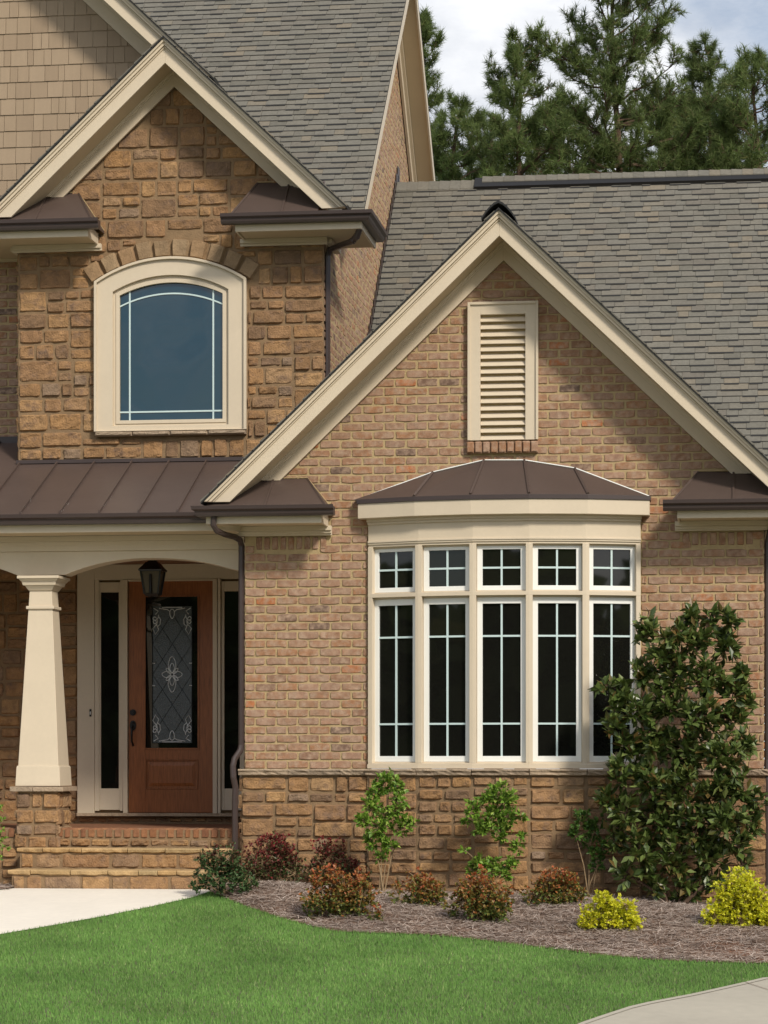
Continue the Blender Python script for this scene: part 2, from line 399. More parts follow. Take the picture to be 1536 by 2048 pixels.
# stone base below the ledge, following the bow window
bayw = .53; ang = [18, 9, 0, -9, -18]
bc = [(bayL, -.03)]
for a in ang: bc.append((bc[-1][0] + bayw * math.cos(R(a)), bc[-1][1] - bayw * math.sin(R(a))))
sc_ = (bayR - bayL) / (bc[-1][0] - bayL); bc = [(bayL + (x - bayL) * sc_, y) for x, y in bc]
def offs(ch, o):
    out = []
    for i, p in enumerate(ch):
        ns = []
        for j in (i - 1, i):
            if 0 <= j < len(ch) - 1:
                d = Vector((ch[j + 1][0] - ch[j][0], ch[j + 1][1] - ch[j][1], 0)).normalized(); ns.append(Vector((d.y, -d.x, 0)))
        n = sum(ns, Vector((0, 0, 0))).normalized(); k = o / max(.5, n.dot(ns[0]))
        out.append((p[0] + n.x * k, p[1] + n.y * k))
    return out
def facet(ch, i):
    a, b = ch[i], ch[i + 1]; U = Vector((b[0] - a[0], b[1] - a[1], 0)); l = U.length; U.normalize()
    return Vector((a[0], a[1], 0)), U, Vector((U.y, -U.x, 0)), l
zb0 = -.35
m_ = MB(); mo = MB()
stones(m_, xz(-.02), pack(XL - .03, bayL + .01, zb0, ledge_b, .068, (2, 6), (1, 3)), hmin=.01, hmax=.035)
stones(m_, xz(-.02), pack(bayR - .01, XR + .03, zb0, ledge_b, .068, (2, 6), (1, 3)), hmin=.01, hmax=.035)
mo.box(XL - .025, bayL, -.02, .02, zb0, ledge_b); mo.box(bayR, XR + .025, -.02, .02, zb0, ledge_b)
bch = offs(bc, .03)
for i in range(5):
    O, U, Nn, l = facet(bch, i)
    f = (lambda O, U, Nn: lambda u, v, n: tuple(O + U * u + Nn * n + Vector((0, 0, v))))(O, U, Nn)
    stones(m_, f, pack(.004, l - .004, zb0, ledge_b, .068, (2, 5), (1, 2)), hmin=.01, hmax=.03)
poly = [(x, y, zb0) for x, y in bch] + [(bch[-1][0], .02, zb0), (bch[0][0], .02, zb0)]
mo.prism(poly, (0, 0, ledge_b - zb0))
m2 = MB(); stones(m2, lambda u, v, n: (XL - .03 - n, u, v), pack(-.03, 2.2, zb0, ledge_b, .068, (2, 6), (1, 3)), hmin=.01, hmax=.03)
sb = part(m_, 'stone_base', STONE); part(mo, 'mortar', SMORTAR, sb); part(m2, 'side_stones', STONE, sb)
mo = MB(); mo.box(XL - .028, XL + .05, .021, 2.2, zb0, ledge_b); part(mo, 'mortar', SMORTAR, sb)
# ledge
m_ = MB()
def ledgerun(f, l):
    u = 0
    while u < l - .01:
        w_ = min(random.uniform(.38, .6), l - u)
        if l - u - w_ < .15: w_ = l - u
        a, b = u + .002, u + w_ - .002; n = 10; V = []
        prof = [(-.02, ledge_t), (.055, ledge_t), (.062, ledge_t - .014), (.050, (ledge_t + ledge_b) / 2), (.046, ledge_b + .008), (.03, ledge_b), (-.02, ledge_b)]
        for i in range(n + 1):
            for q, (nn, zz) in enumerate(prof):
                r = random.uniform(-.008, .008) if q in (2, 3, 4) else 0
                V.append(f(a + (b - a) * i / n, zz + (r * .5 if q in (3, 4) else 0), nn + r))
        k = len(prof)
        fs = [(i * k + j, i * k + j + 1, (i + 1) * k + j + 1, (i + 1) * k + j) for i in range(n) for j in range(k - 1)]
        fs += [tuple(range(k - 1, -1, -1)), tuple(range(n * k, (n + 1) * k))]
        m_.add(V, fs); u += w_
XL2, XR2 = XL - .05, XR + .05
ledgerun(lambda u, v, n: (XL2 + u, -.02 - n, v), bayL - XL2)
ledgerun(lambda u, v, n: (bayR + u, -.02 - n, v), XR2 - bayR)
for i in range(5):
    O, U, Nn, l = facet(offs(bc, .045), i)
    ledgerun((lambda O, U, Nn: lambda u, v, n: tuple(O + U * u + Nn * (n - .02) + Vector((0, 0, v))))(O, U, Nn), l)
part(m_, 'stone_ledge', LEDGE)

# ------------------------------------------------------------------ gable trims
def gable(prefix, ax, az, mslope, yf, ywall, zcut, hf, fr_in, fr_drop, xl, xr, sides=(-1, 1), ybk=4.0, fr_z=None, fo=.016):
    """rake boards (with crown), soffit and frieze per side"""
    for s in sides:
        ext = (ax - xl) if s < 0 else (xr - ax)
        zc = zcut if s < 0 else zcut
        def line(dz, z): return (az + dz - z) / mslope      # distance from apex where line (offset dz) reaches z
        def brd(dz0, dz1, y0, y1, zc_):
            a, b = line(dz0, zc_), line(dz1, zc_)
            return [(ax, y0, az + dz0), (ax + s * a, y0, zc_), (ax + s * b, y0, zc_), (ax, y0, az + dz1)]
        r_ = MB(); r_.prism(brd(-.03, -hf, yf, 0, zc), (0, .03, 0)); rb = part(r_, 'rake_board', TRIM, bevel=.003)
        c_ = MB()
        c_.prism(brd(-.02, -.085, yf - .035, 0, zc), (0, .034, 0)); c_.prism(brd(-.012, -.05, yf - .055, 0, zc), (0, .0195, 0)); c_.prism(brd(-.09, -.105, yf - .015, 0, zc), (0, .0145, 0))
        part(c_, 'crown_moulding', TRIM, rb, bevel=.002)
        s_ = MB()
        a = line(-hf + .03, zc)
        s_.prism([(ax, yf + .031, az - hf + .035), (ax + s * a, yf + .031, zc), (ax + s * (a + .02 / mslope), yf + .031, zc), (ax, yf + .031, az - hf + .055)], (0, ywall - yf - .033, 0))
        part(s_, 'soffit', MUDTRIM)
        f_ = MB(); zt = az - hf + .033
        for d0, d1, th in ((0, fr_drop, .03), (0, .05, .05), (0, .03, .065)):
            za_, zb_ = zt - d0, zt - d1
            p = [(ax, 0, za_), (ax + s * (za_ - fr_z) / mslope, 0, fr_z), (ax + s * (zb_ - fr_z) / mslope, 0, fr_z), (ax, 0, zb_)]
            y0 = ywall - th - fo
            f_.prism([(x, y0, z) for x, _, z in p], (0, (.03 if d1 == fr_drop else th - .031 if th == .05 else .0149), 0))
        part(f_, 'frieze_board', TRIM, bevel=.002)
zcut1 = za(440, 1004, -.45)
zsof = lambda: 0
gable('brick', AX, AZ, MS, -OV, 0, zcut1, .25, 0, 6.389 - .25 + .033 - 5.994, -2.3, 3.3, fr_z=za(560, 962, 0))

def slope_roof(name, ax, az, m, y0, y1, side, z_low, label=None, y1e=None):
    """one slope of a front gable: shingle cells over a slab"""
    L_ = (az - z_low) / m; cl = math.hypot(L_, az - z_low); ux, uz = side * L_ / cl, -(az - z_low) / cl
    nx_, nz_ = side * (-uz), L_ / cl
    if side > 0: nx_ = -uz
    nx_ = -uz * side; nz_ = L_ / cl
    mb = MB(); mb.prism([(ax, y0, az - .02), (ax + side * L_, y0, z_low - .02), (ax + side * L_, y0, z_low), (ax, y0, az)], (0, .6, 0))
    y1e = y1 if y1e is None else y1e; o = part(mb, name, SHDARK)
    c_ = MB(); f = lambda u, v, n: (ax + side * L_ - ux * v + nx_ * n, u, z_low - uz * v + nz_ * n)
    cells(c_, f, int(cl / .114), .114, lambda v: (y0 - .005, y1e + (y1 - y1e) * v / cl), (.1, .28), (.007, .014, .0))
    part(c_, 'shingles', SHING, o)
    return o
slope_roof('gable_roof', AX, AZ, MS, -OV - .075, 4.45, -1, za(400, 1004, -.5), y1e=1.15)
slope_roof('gable_roof', AX, AZ, MS, -OV - .075, 4.45, 1, za(400, 1004, -.5) - .02, y1e=2.1)
# black ridge cap flashing at the brick gable apex
rc = MB(); pts = []
for k in range(9):
    t = -1 + k / 4; pts.append((AX + t * .16, 0, AZ + .035 - MS * .16 * (abs(t) ** 1.6)))
pl = [(x, -OV - .1, z + .022) for x, _, z in pts] + [(x, -OV - .1, z) for x, _, z in reversed(pts)]
rc.prism(pl, (0, 4.6, 0)); part(rc, 'ridge_cap', SHDARK)

GP = [(0, 0), (.075, 0), (.088, .02), (.092, .045), (.118, .062), (.122, .095), (.108, .097), (.104, .08), (0, .08)]
def cornice(xc, xi, yw, zgt, side, back, ov=OV, zf=(.10, .165), frz=.30, roof=None, frieze_back=None, rx=None, ovx=None):
    """eave return round corner xc (side +1 = right corner); xi = inner end of its frieze. zgt = gutter top"""
    p = empty('cornice_return', (xc, yw, zgt - .3), house)
    xo = xc + side * (ovx or ov); yo = yw - ov; d = -side            # direction inward
    g0 = zgt - .097
    def gx(q): return -q
    # gutter front run with end cap, mitred side run
    gi = xi - side * .10
    g_ = MB(); nn = len(GP)
    A = [(gi, yo - a, g0 + b) for a, b in GP]; B = [(xo + side * a, yo - a, g0 + b) for a, b in GP]; Cc = [(xo + side * a, back, g0 + b) for a, b in GP]
    fs = []
    for i in range(nn):
        j = (i + 1) % nn; fs.append((i, j, nn + j, nn + i)); fs.append((nn + i, nn + j, 2 * nn + j, 2 * nn + i))
    fs += [tuple(range(nn)), tuple(range(2 * nn, 3 * nn))]
    g_.add(A + B + Cc, fs); part(g_, 'gutter', GUTTER, p)
    # fascia + soffit box
    f_ = MB(); x0, x1 = sorted((xi - side * .0 - side * -.03, xo))
    zt, zb = g0 + .05, zgt - zf[1]
    f_.box(x0, x1, yo, yo + .025, zb, zt); 
    xs0, xs1 = sorted((xo, xo - side * .025)); f_.box(xs0, xs1, yo + .026, back - .01, zb, zt)
    xe0, xe1 = sorted((xi + side * .03, xi + side * .05)); f_.box(xe0, xe1, yo + .026, yw - .06, zb, zt)
    part(f_, 'fascia', TRIM, p, bevel=.003)
    s_ = MB(); s_.box(x0 + .026, x1 - .026, yo + .026, yw - .02, zb + .012, zb + .03)
    a0, a1 = sorted((xc + side * .02, xo - side * .026)); s_.box(a0, a1, yw - .0199, back - .02, zb + .012, zb + .03)
    part(s_, 'soffit', MUDTRIM, p)
    r_ = MB(); zfb = zgt - frz
    xf0, xf1 = sorted((xi, xc + side * .045))
    r_.box(xf0, xf1, yw - .045, yw - .016, zfb, zb + .011)
    r_.box(xf0, xf1 , yw - .085, yw - .0455, zb - .035, zb + .0105); r_.box(xf0, xf1, yw - .065, yw - .046, zb - .06, zb - .0355)
    q0, q1 = sorted((xc + side * .016, xc + side * .045)); r_.box(q0, q1, yw - .0155, (frieze_back or back), zfb, zb + .011)
    q0, q1 = sorted((xc + side * .0455, xc + side * .085)); r_.box(q0, q1, yw - .015, (frieze_back or back), zb - .035, zb + .0105)
    part(r_, 'frieze_board', TRIM, p, bevel=.003)
    # little hipped metal roof
    if roof:
        zt_, xi_top = roof; zr = zgt - .012; e = xi - side * .02; yb = yw - .012
        xw = rx if rx is not None else xo; V = [(e, yo - .03, zr), (xw, yo - .03, zr), (xw, yb, zt_), (xi_top, yb, zt_), (e, yb, zr), (e, yo - .03, zr - .03), (xw, yo - .03, zr - .03), (e, yb, zr - .03)]
        m3 = MB(); m3.add(V, [(0, 1, 2, 3), (4, 0, 3), (5, 6, 1, 0), (7, 5, 0, 4)])
        o = part(m3, 'metal_roof', METAL, p)
        sm = MB(); k0 = Vector((e, yo - .03, zr)); k1 = Vector((xi_top, yb, zt_)); sm.tube([k0, k1], .009, 4); part(sm, 'seam', METAL, p); sm = MB()
        mid = xi_top + side * .33 if abs(xi_top + side * .33 - xc) > .1 else xi_top + side * .25
        sm.tube([(mid, yo - .025, zr + .008), (mid, yb, zt_ + .004)], .010, 4)
        part(sm, 'seam', METAL, p)
        q = MB(); q.tube([(e - side * .0, yb - .004, zr), (xi_top, yb - .004, zt_ + .008), (xc - side * .1, yb - .004, zt_ + .008)], .006, 5); part(q, 'sealant', MORTAR, p)
    return p
zg1 = za(600, 1009, -.55)
c1 = cornice(XL, xa(664, -.03), 0, zg1, -1, YS - .03, roof=(za(580, 958, 0), xa(615, 0)), frz=zg1 - retz, frieze_back=YS, ovx=XL - xa(412, -OV))
c2 = cornice(XR, xa(1350, -.03), 0, za(1430, 998, -.55), 1, 3.0, roof=(za(1420, 944, 0), xa(1397, 0)), frz=za(1430, 998, -.55) - za(1430, 1062, 0))

# ------------------------------------------------------------------ gable vent
gv = empty('gable_vent', (AX, -.02, GV[3]), house)
x0, x1, zt, zb = GV; ix0, ix1 = xa(961, -.03), xa(1051, -.03); izt = za(1000, 629, -.03)
f_ = MB(); f_.box(x0, ix0, -.05, .0, zb, zt); f_.box(ix1, x1, -.05, .0, zb, zt); f_.box(ix0, ix1, -.05, .0, izt, zt)
f_.box(x0 - .008, x0 + .016, -.068, -.0505, zb, zt + .008); f_.box(x1 - .016, x1 + .008, -.068, -.0505, zb, zt + .008); f_.box(x0 + .0165, x1 - .0165, -.068, -.0505, zt - .018, zt + .008)
part(f_, 'vent_frame', TRIM, gv, bevel=.002)
sl_ = MB(); n = 17; st = (izt - zb) / n
for i in range(n):
    z = zb + i * st
    sl_.prism([(ix0 + .001, -.04, z + .005), (ix0 + .001, -.034, z + .0), (ix0 + .001, .02, z + st * .93), (ix0 + .001, .014, z + st * 1.0)], (ix1 - ix0 - .002, 0, 0))
part(sl_, 'louver_slats', TRIM, gv)
bk = MB(); bk.box(ix0, ix1, .0215, .03, zb, izt); part(bk, 'vent_backing', BLACK, gv)
si = MB(); sx0, sx1 = xa(932, -.07), xa(1076, -.07); zt_ = za(1000, 882, -.08); zb_ = za(1000, 905, -.08); k = 9
for i in range(k):
    a, b = sx0 + (sx1 - sx0) * i / k, sx0 + (sx1 - sx0) * (i + 1) / k
    block(si, lambda u, v, n: (u, -.06 - n, v), a + .003, b - .003, zb_, zt_, .01, .004, 2, 2, .003, base=-.01, rnd=random.uniform(.4, .8))
    si.box(a + .005, b - .005, -.052, .0, zb_ + .003, zt_ - .002, .6)
part(si, 'brick_sill', BRICK, gv)

# ------------------------------------------------------------------ bow window
bay = empty('bow_window', ((bayL + bayR) / 2, 0, ledge_t), house); bay['label'] = 'five sided bow window under a low brown metal roof'
zs = {k: za(1005, v, -.29) for k, v in dict(roofb=991, fasct=1001, fascb=1030, frb=1076, headt=1078, headb=1087, tg0=1097, tg1=1170, tr1=1182, tr0=1190, lg1=1206, lg0=1512, op0=1526, sill=1538, m1=1271, m2=1447, c=1134).items()}
def band(mb, o, z0, z1, inn=None, ch=None, ext=0):
    c_ = offs(ch or bc, o)
    if ext: c_[0] = (c_[0][0] - ext, c_[0][1] + ext * .32); c_[-1] = (c_[-1][0] + ext, c_[-1][1] + ext * .32)
    poly = [(x, y, z0) for x, y in c_]
    if inn is None: poly += [(c_[-1][0], -.001, z0), (c_[0][0], -.001, z0)]
    else: poly += [(x, y, z0) for x, y in reversed(offs(bc, inn))]
    mb.prism(poly, (0, 0, z1 - z0))
b1 = MB(); band(b1, .0, zs['headb'], zs['frb']); band(b1, .012, zs['headt'] - .02, zs['headt'] - .003); part(b1, 'head_board', TRIM, bay, bevel=.002)
b1 = MB(); band(b1, .006, zs['frb'], zs['fascb'] + .01); band(b1, .02, zs['frb'] - .012, zs['frb'] + .005); band(b1, .045, zs['fascb'] - .03, zs['fascb'] + .011); band(b1, .025, zs['fascb'] - .055, zs['fascb'] - .0305); part(b1, 'frieze_board', TRIM, bay, bevel=.002)
b1 = MB(); band(b1, .115, zs['fascb'], zs['fasct'] + .004, ext=.055); part(b1, 'fascia', TRIM, bay, bevel=.003)
b1 = MB(); band(b1, .03, zs['sill'] + .004, zs['op0'] - .012); band(b1, .012, zs['op0'] - .0115, zs['op0']); part(b1, 'sill_board', TRIM, bay, bevel=.002)
b1 = MB(); band(b1, .015, zs['tr0'], zs['tr1'], inn=-.07); part(b1, 'transom_bar', TRIM, bay, bevel=.002)
inner = MB()
for i in range(6):
    j = min(i, 4); O, U, Nn, l = facet(bc, j)
    pw = .052 if 0 < i < 5 else .045
    if i == 0: inner.ob(O, U, Nn, 0, pw, -.11, .014, zs['op0'] + .0005, zs['headb'] - .0005)
    elif i == 5: inner.ob(O, U, Nn, l - pw, l, -.11, .014, zs['op0'] + .0005, zs['headb'] - .0005)
    else:
        O2, U2, N2, l2 = facet(bc, i - 1)
        p0 = O + U * (pw / 2 + .006); p1 = O2 + U2 * (l2 - pw / 2 - .006)
        nm = (Nn + N2).normalized(); v = O
        pl = [p1 - N2 * .10, p1 + N2 * .014, v + nm * .0145, p0 + Nn * .014, p0 - Nn * .10]
        inner.prism([(q.x, q.y, zs['op0'] + .0005) for q in pl], (0, 0, zs['headb'] - zs['op0'] - .001))
part(inner, 'mullions', TRIM, bay, bevel=.002)
for i in range(5):
    O, U, Nn, l = facet(bc, i)
    c = l / 2; gw = .182; sw_ = gw + .05; hwid = l / 2 - .034
    for (z0, z1, g0, g1, hs) in ((zs['tr1'], zs['headb'], zs['tg0'], zs['tg1'], [zs['c']]), (zs['op0'], zs['tr0'], zs['lg0'], zs['lg1'], [zs['m1'], zs['m2']])):
        g0, g1 = min(g0, g1), max(g0, g1)
        s_ = MB()
        # cream stop
        s_.ob(O, U, Nn, c - hwid, c - sw_, -.06, -.038, z0, z1); s_.ob(O, U, Nn, c + sw_, c + hwid, -.06, -.038, z0, z1)
        s_.ob(O, U, Nn, c - sw_, c + sw_, -.06, -.038, z0, z0 + .012); s_.ob(O, U, Nn, c - sw_, c + sw_, -.06, -.038, z1 - .016, z1)
        part(s_, 'window_stop', TRIM, bay)
        s_ = MB(); z0b, z1b = z0 + .013, z1 - .017
        s_.ob(O, U, Nn, c - sw_, c - gw, -.075, -.045, z0b, z1b); s_.ob(O, U, Nn, c + gw, c + sw_, -.075, -.045, z0b, z1b)
        s_.ob(O, U, Nn, c - gw, c + gw, -.075, -.045, z0b, g0); s_.ob(O, U, Nn, c - gw, c + gw, -.075, -.045, g1, z1b)
        part(s_, 'sash', SASH, bay, bevel=.002)
        s_ = MB(); s_.ob(O, U, Nn, c - .009, c + .009, -.068, -.056, g0, g1)
        for h in hs: s_.ob(O, U, Nn, c - gw, c - .0095, -.068, -.056, h - .009, h + .009); s_.ob(O, U, Nn, c + .0095, c + gw, -.068, -.056, h - .009, h + .009)
        part(s_, 'grille', GRILLE, bay)
        s_ = MB(); s_.ob(O, U, Nn, c - gw - .01, c + gw + .01, -.080, -.0695, g0 - .01, g1 + .01)
        part(s_, 'pane', GLASS, bay)
E_ = offs(bc, .125); ze = zs['roofb']
E_[0] = (RL[0][0] - .01, -.10); E_[-1] = (RL[-1][0] - .005, -.10)
b1 = MB(); band(b1, .128, zs['fasct'] + .0045, ze - .004, ext=.062); part(b1, 'drip_edge', GUTTER, bay)
T = [(x, -.013, z) for x, z in RL]
Ev = [(x, y, ze) for x, y in E_]; Eb = [(x, y, ze - .006) for x, y in E_]
Tm = [T[0], T[1], T[2], T[3], T[4], T[5]]
rf = MB(); V = Ev + Eb + [Tm[1], Tm[2], Tm[3], Tm[4]]
rf.add(V, [(0, 1, 12), (1, 2, 13, 12), (2, 3, 14, 13), (3, 4, 15, 14), (4, 5, 15)] + [(6 + i, 7 + i, 1 + i, i) for i in range(5)])
rf.add([Ev[0], Tm[1], (RL[0][0] - .01, -.012, ze), Ev[5], Tm[4], (RL[-1][0] + .01, -.012, ze)], [(0, 1, 2), (5, 4, 3)])
part(rf, 'metal_roof', METAL, bay)
sm = MB()
for e, t in ((1, 12), (2, 13), (3, 14), (4, 15)):
    sm = MB(); sm.tube([Vector(V[e]) + Vector((0, 0, .008)), Vector(V[t]) + Vector((0, 0, .008))], .010, 4); part(sm, 'seam', METAL, bay)
q = MB(); q.tube([(x, y - .002, z + .008) for x, y, z in [(T[0][0], T[0][1], ze)] + T[1:5] + [(T[5][0], T[5][1], ze)]], .007, 5); part(q, 'sealant', SASH, bay)

# ------------------------------------------------------------------ upper stone gable wall
SAX, SAZ, SM = at(330, 75, YS - OV)[0], at(330, 75, YS - OV)[2], .945
wc = xa(343, YS); WIN = dict(w=(xa(493, YS) - xa(192, YS)) / 2, zb=za(343, 862, YS), zs=za(343, 563, YS), zt=za(343, 517, YS))
fz_ap = za(339, 177, YS); fz_m = .945
def arc_z(x, w, zsp, ztop):
    sag = ztop - zsp; Rr = (w * w + sag * sag) / (2 * sag); return ztop - Rr + math.sqrt(max(0, Rr * Rr - x * x))
zst0, zst1 = za(300, 918, YS), fz_ap
vo_w = WIN['w'] + .07
def cut_win(a, b, c, d):
    w = WIN['w']; x0, x1 = wc - w, wc + w; top = WIN['zt'] + .22
    cz = (c + d) / 2; cx_ = (a + b) / 2
    if cz < WIN['zb'] - .02: return (a, b, c, min(d, WIN['zb'] - .055)) if (b > x0 and a < x1) else (a, b, c, d)
    # arch band
    if abs(cx_ - wc) < w + .12 and cz > WIN['zs'] - .08:
        zo = arc_z(min(abs(cx_ - wc), w + .12), w + .12, WIN['zs'] + .12, WIN['zt'] + .2)
        if cz < zo - .01 and abs(cx_ - wc) < w + .1: 
            if abs(cx_ - wc) < w or cz > WIN['zs'] - .02: return None
        if c < zo and abs(cx_ - wc) < w: c = max(c, zo)
        return (a, b, c, d) if d - c > .04 else None
    if cz < top:
        if a < x0 < b: b = x0
        elif a < x1 < b: a = x1
        elif a >= x0 and b <= x1: return None
    return (a, b, c, d)
rets = za(600, 488, YS); 
def in_st(u, v):
    return v < fz_ap - fz_m * abs(u - SAX) + .1
m_ = MB(); stones(m_, xz(YS), pack(XS0, XS1, zst0, fz_ap, .0735, (2, 5), (1, 3)), in_st, cut=cut_win, hmin=.010, hmax=.026)
sw = part(m_, 'stone_wall', STONE); sw['label'] = 'rough brown stone gable wall around the arched window'
mo = MB(); ww = WIN['w'] - .03; zb4 = WIN['zb'] + .03; arc_ = [(wc - ww + 2 * ww * i / 16, YS, arc_z(-ww + 2 * ww * i / 16, WIN['w'], WIN['zs'], WIN['zt']) - .03) for i in range(17)]
mo.prism([(XS0, YS, arc_[0][2])] + arc_ + [(XS1, YS, arc_[-1][2]), (XS1, YS, 7.0), (SAX, YS, fz_ap + .1), (XS0, YS, 7.0)], (0, .12, 0))
mo.box(XS0, wc - ww, YS, YS + .12, zst0 - .3, arc_[0][2]); mo.box(wc + ww, XS1, YS, YS + .12, zst0 - .3, arc_[0][2]); mo.box(wc - ww, wc + ww, YS, YS + .12, zst0 - .3, zb4); part(mo, 'mortar', SMORTAR, sw)
m2 = MB(); stones(m2, lambda u, v, n: (XS0 - n, u, v), pack(YS, YR, zst0, 6.6, .0735, (2, 4), (1, 3))); part(m2, 'side_stones', STONE, sw); m2 = MB(); m2.box(XS0 + .002, XS0 + .1, YS + .121, YR - .001, 3.4, 6.9); part(m2, 'side_mortar', SMORTAR, sw)
# voussoirs
vo = MB(); w = WIN['w'] + .09; nvs = 10
Rr = (w * w + .23 ** 2) / (2 * .23)
sag = WIN['zt'] - WIN['zs']; Ri = (WIN['w'] ** 2 + sag ** 2) / (2 * sag); zc = WIN['zt'] - Ri; amax = math.asin((WIN['w'] + .0) / Ri) * 1.06
for i in range(nvs):
    a0, a1 = -amax + 2 * amax * i / nvs, -amax + 2 * amax * (i + 1) / nvs
    f = lambda u, v, n: (wc + math.sin(u) * (Ri + v), YS - n, zc + math.cos(u) * (Ri + v))
    block(vo, f, a0 + .006 / Ri, a1 - .006 / Ri, .012, .195 + random.uniform(-.01, .01), .045, .006, 3, 4, .004, base=-.01, edge=.014)
part(vo, 'stone_arch', VOUSS)
zsc = za(100, 430, YS - OV)
gable('stone', SAX, SAZ, SM, YS - OV, YS, za(600, 418, YS - OV), .255, 0, SAZ - .255 + .033 - fz_ap, -4.9, -1.1, fr_z=za(560, 385, YS), fo=.04)
ro1 = slope_roof('gable_roof', SAX, SAZ, SM, YS - OV - .075, 3.15, -1, za(600, 418, YS - OV), y1e=1.5)
ro2 = slope_roof('gable_roof', SAX, SAZ, SM, YS - OV - .075, 3.15, 1, za(600, 418, YS - OV), y1e=1.5)
zg2 = za(600, 423, YS - .55)
cornice(XS1, xa(482, YS - .03), YS, zg2, 1, YS + .5, ov=.46, roof=(za(540, 366, YS), xa(516, YS)), frz=zg2 - za(560, 488, YS), frieze_back=YS + .55, rx=xa(636, YS - OV))
zg3 = za(100, 438, YS - .55)
cornice(XS0, xa(204, YS - .03), YS, zg3, -1, YR + .3, ov=.46, roof=(za(120, 388, YS), xa(158, YS)), frz=zg3 - za(120, 505, YS), frieze_back=YR)

# arched window
aw = empty('arched_window', (wc, YS, WIN['zb']), house); aw['label'] = 'large arched picture window with cream casing'
def archpts(w, zb, zsp, zt, n=24):
    P = [(-w, zb)]
    for i in range(n + 1):
        x = -w + 2 * w * i / n; P.append((x, arc_z(x, w, zsp, zt)))
    P.append((w, zb)); return P
def ring(mb, Po, Pi, y0, y1, closed=True):
    n = len(Po); V = [(wc + x, y0, z) for x, z in Po] + [(wc + x, y0, z) for x, z in Pi] + [(wc + x, y1, z) for x, z in Po] + [(wc + x, y1, z) for x, z in Pi]
    fs = []
    rg = range(n) if closed else range(n - 1)
    for i in rg:
        j = (i + 1) % n
        fs += [(i, j, n + j, n + i), (2 * n + j, 2 * n + i, 3 * n + i, 3 * n + j), (i, 2 * n + i, 2 * n + j, j), (n + i, n + j, 3 * n + j, 3 * n + i)]
    if not closed: fs += [(0, n, 3 * n, 2 * n), (n - 1, 3 * n - 1, 4 * n - 1, 2 * n - 1)]
    mb.add(V, fs)
zf_ = lambda py: za(343, py, YS)
wpx = lambda a, b: (xa(b, YS) - xa(a, YS)) / 2
Po = archpts(WIN['w'], WIN['zb'], WIN['zs'], WIN['zt']); wi = wpx(230, 461)
Pi = archpts(wi, zf_(852), zf_(583), zf_(552)); Pm = archpts(WIN['w'] - .02, WIN['zb'] + .0, WIN['zs'] - .012, WIN['zt'] - .02)
r_ = MB(); ring(r_, Po, Pi, YS - .055, YS + .02); ring(r_, archpts(WIN['w'] + .006, WIN['zb'] - .004, WIN['zs'] + .004, WIN['zt'] + .006), Pm, YS - .085, YS - .0555)
part(r_, 'casing', TRIM, aw, bevel=.003)
wg = wpx(243, 449); Pg = archpts(wg, zf_(840), zf_(590), zf_(566))
r_ = MB(); ring(r_, Pi, Pg, YS - .02, YS + .02); ring(r_, archpts(wi - .028, zf_(847), zf_(585), zf_(558)), Pg, YS - .03, YS - .0205); part(r_, 'sash', TRIM, aw, bevel=.002)
gl = MB(); gl.prism([(wc + x, YS + .005, z) for x, z in archpts(wg + .01, zf_(842), zf_(588), zf_(564))], (0, .01, 0)); part(gl, 'pane', GLASSUP, aw)
g_ = MB(); xg1 = wpx(263, 430)
for s in (-1, 1):
    x = s * xg1; g_.box(wc + x - .008, wc + x + .008, YS - .004, YS + .004, zf_(840), arc_z(x, wg, zf_(590), zf_(566)))
g_.box(wc - wg, wc + wg, YS - .0045, YS + .0035, zf_(823) - .008, zf_(823) + .008)
A1 = archpts(wg, zf_(840), zf_(611) + .008, zf_(587) + .008)[1:-1]; A2 = archpts(wg, zf_(840), zf_(611) - .008, zf_(587) - .008)[1:-1]
ring(g_, A1, A2, YS - .0048, YS + .003, closed=False)
part(g_, 'grille', GRILLE, aw)
s_ = MB(); 
for i in range(4):
    a, b = wc - WIN['w'] + WIN['w'] / 2 * i, wc - WIN['w'] + WIN['w'] / 2 * (i + 1)
    block(s_, lambda u, v, n: (u, YS - .07 - n, v), a + .002, b - .002, WIN['zb'] - .052, WIN['zb'] - .006, .02, .006, 8, 2, .003, base=-.0)
    s_.box(a + .003, b - .003, YS - .072, YS, WIN['zb'] - .05, WIN['zb'] - .006)
part(s_, 'stone_sill', LEDGE, aw)

# ------------------------------------------------------------------ brick side wall of the tall part, main roof
XE = -1.13
e0, e1 = atX(728, 420, XE), atX(812, 0, XE); PM = (e1[2] - e0[2]) / (e1[1] - e0[1])
r0 = atX(838, 0, XE); r1 = atX(870, 365, XE); RMs = -1.05; rz0 = (r0[2] + r1[2]) / 2; ry0 = (r0[1] + r1[1]) / 2
def zfront(y): return e0[2] + PM * (y - e0[1])
yrg = (rz0 - RMs * ry0 - e0[2] + PM * e0[1]) / (PM - RMs); zrg = zfront(yrg)
def zrear(y): return zrg + RMs * (y - yrg)
m_ = MB(); bricks(m_, lambda u, v, n: (XS1 + n, u, v), YS + .01, yrg + 5.0, 4.0, zrg, lambda u, v: v < min(zfront(u), zrear(u)) - .12 and v > 3.9 + (0 if u < 1.6 else min(u, 6.4) - 2.2), H=hh, bh=.002)
sw = part(m_, 'brick_side_wall', BRICK); sw['label'] = 'tan brick side wall of the tall front part'
mo = MB(); mo.prism([(XS1 - .1, YS + .001, 3.4), (XS1 - .1, yrg + 5.2, 3.4), (XS1 - .1, yrg + 5.2, zrear(yrg + 5.2) - .08), (XS1 - .1, yrg, zrg - .1), (XS1 - .1, YS + .001, zfront(YS) - .12)], (.1, 0, 0)); part(mo, 'mortar_wall', MORTAR, sw)
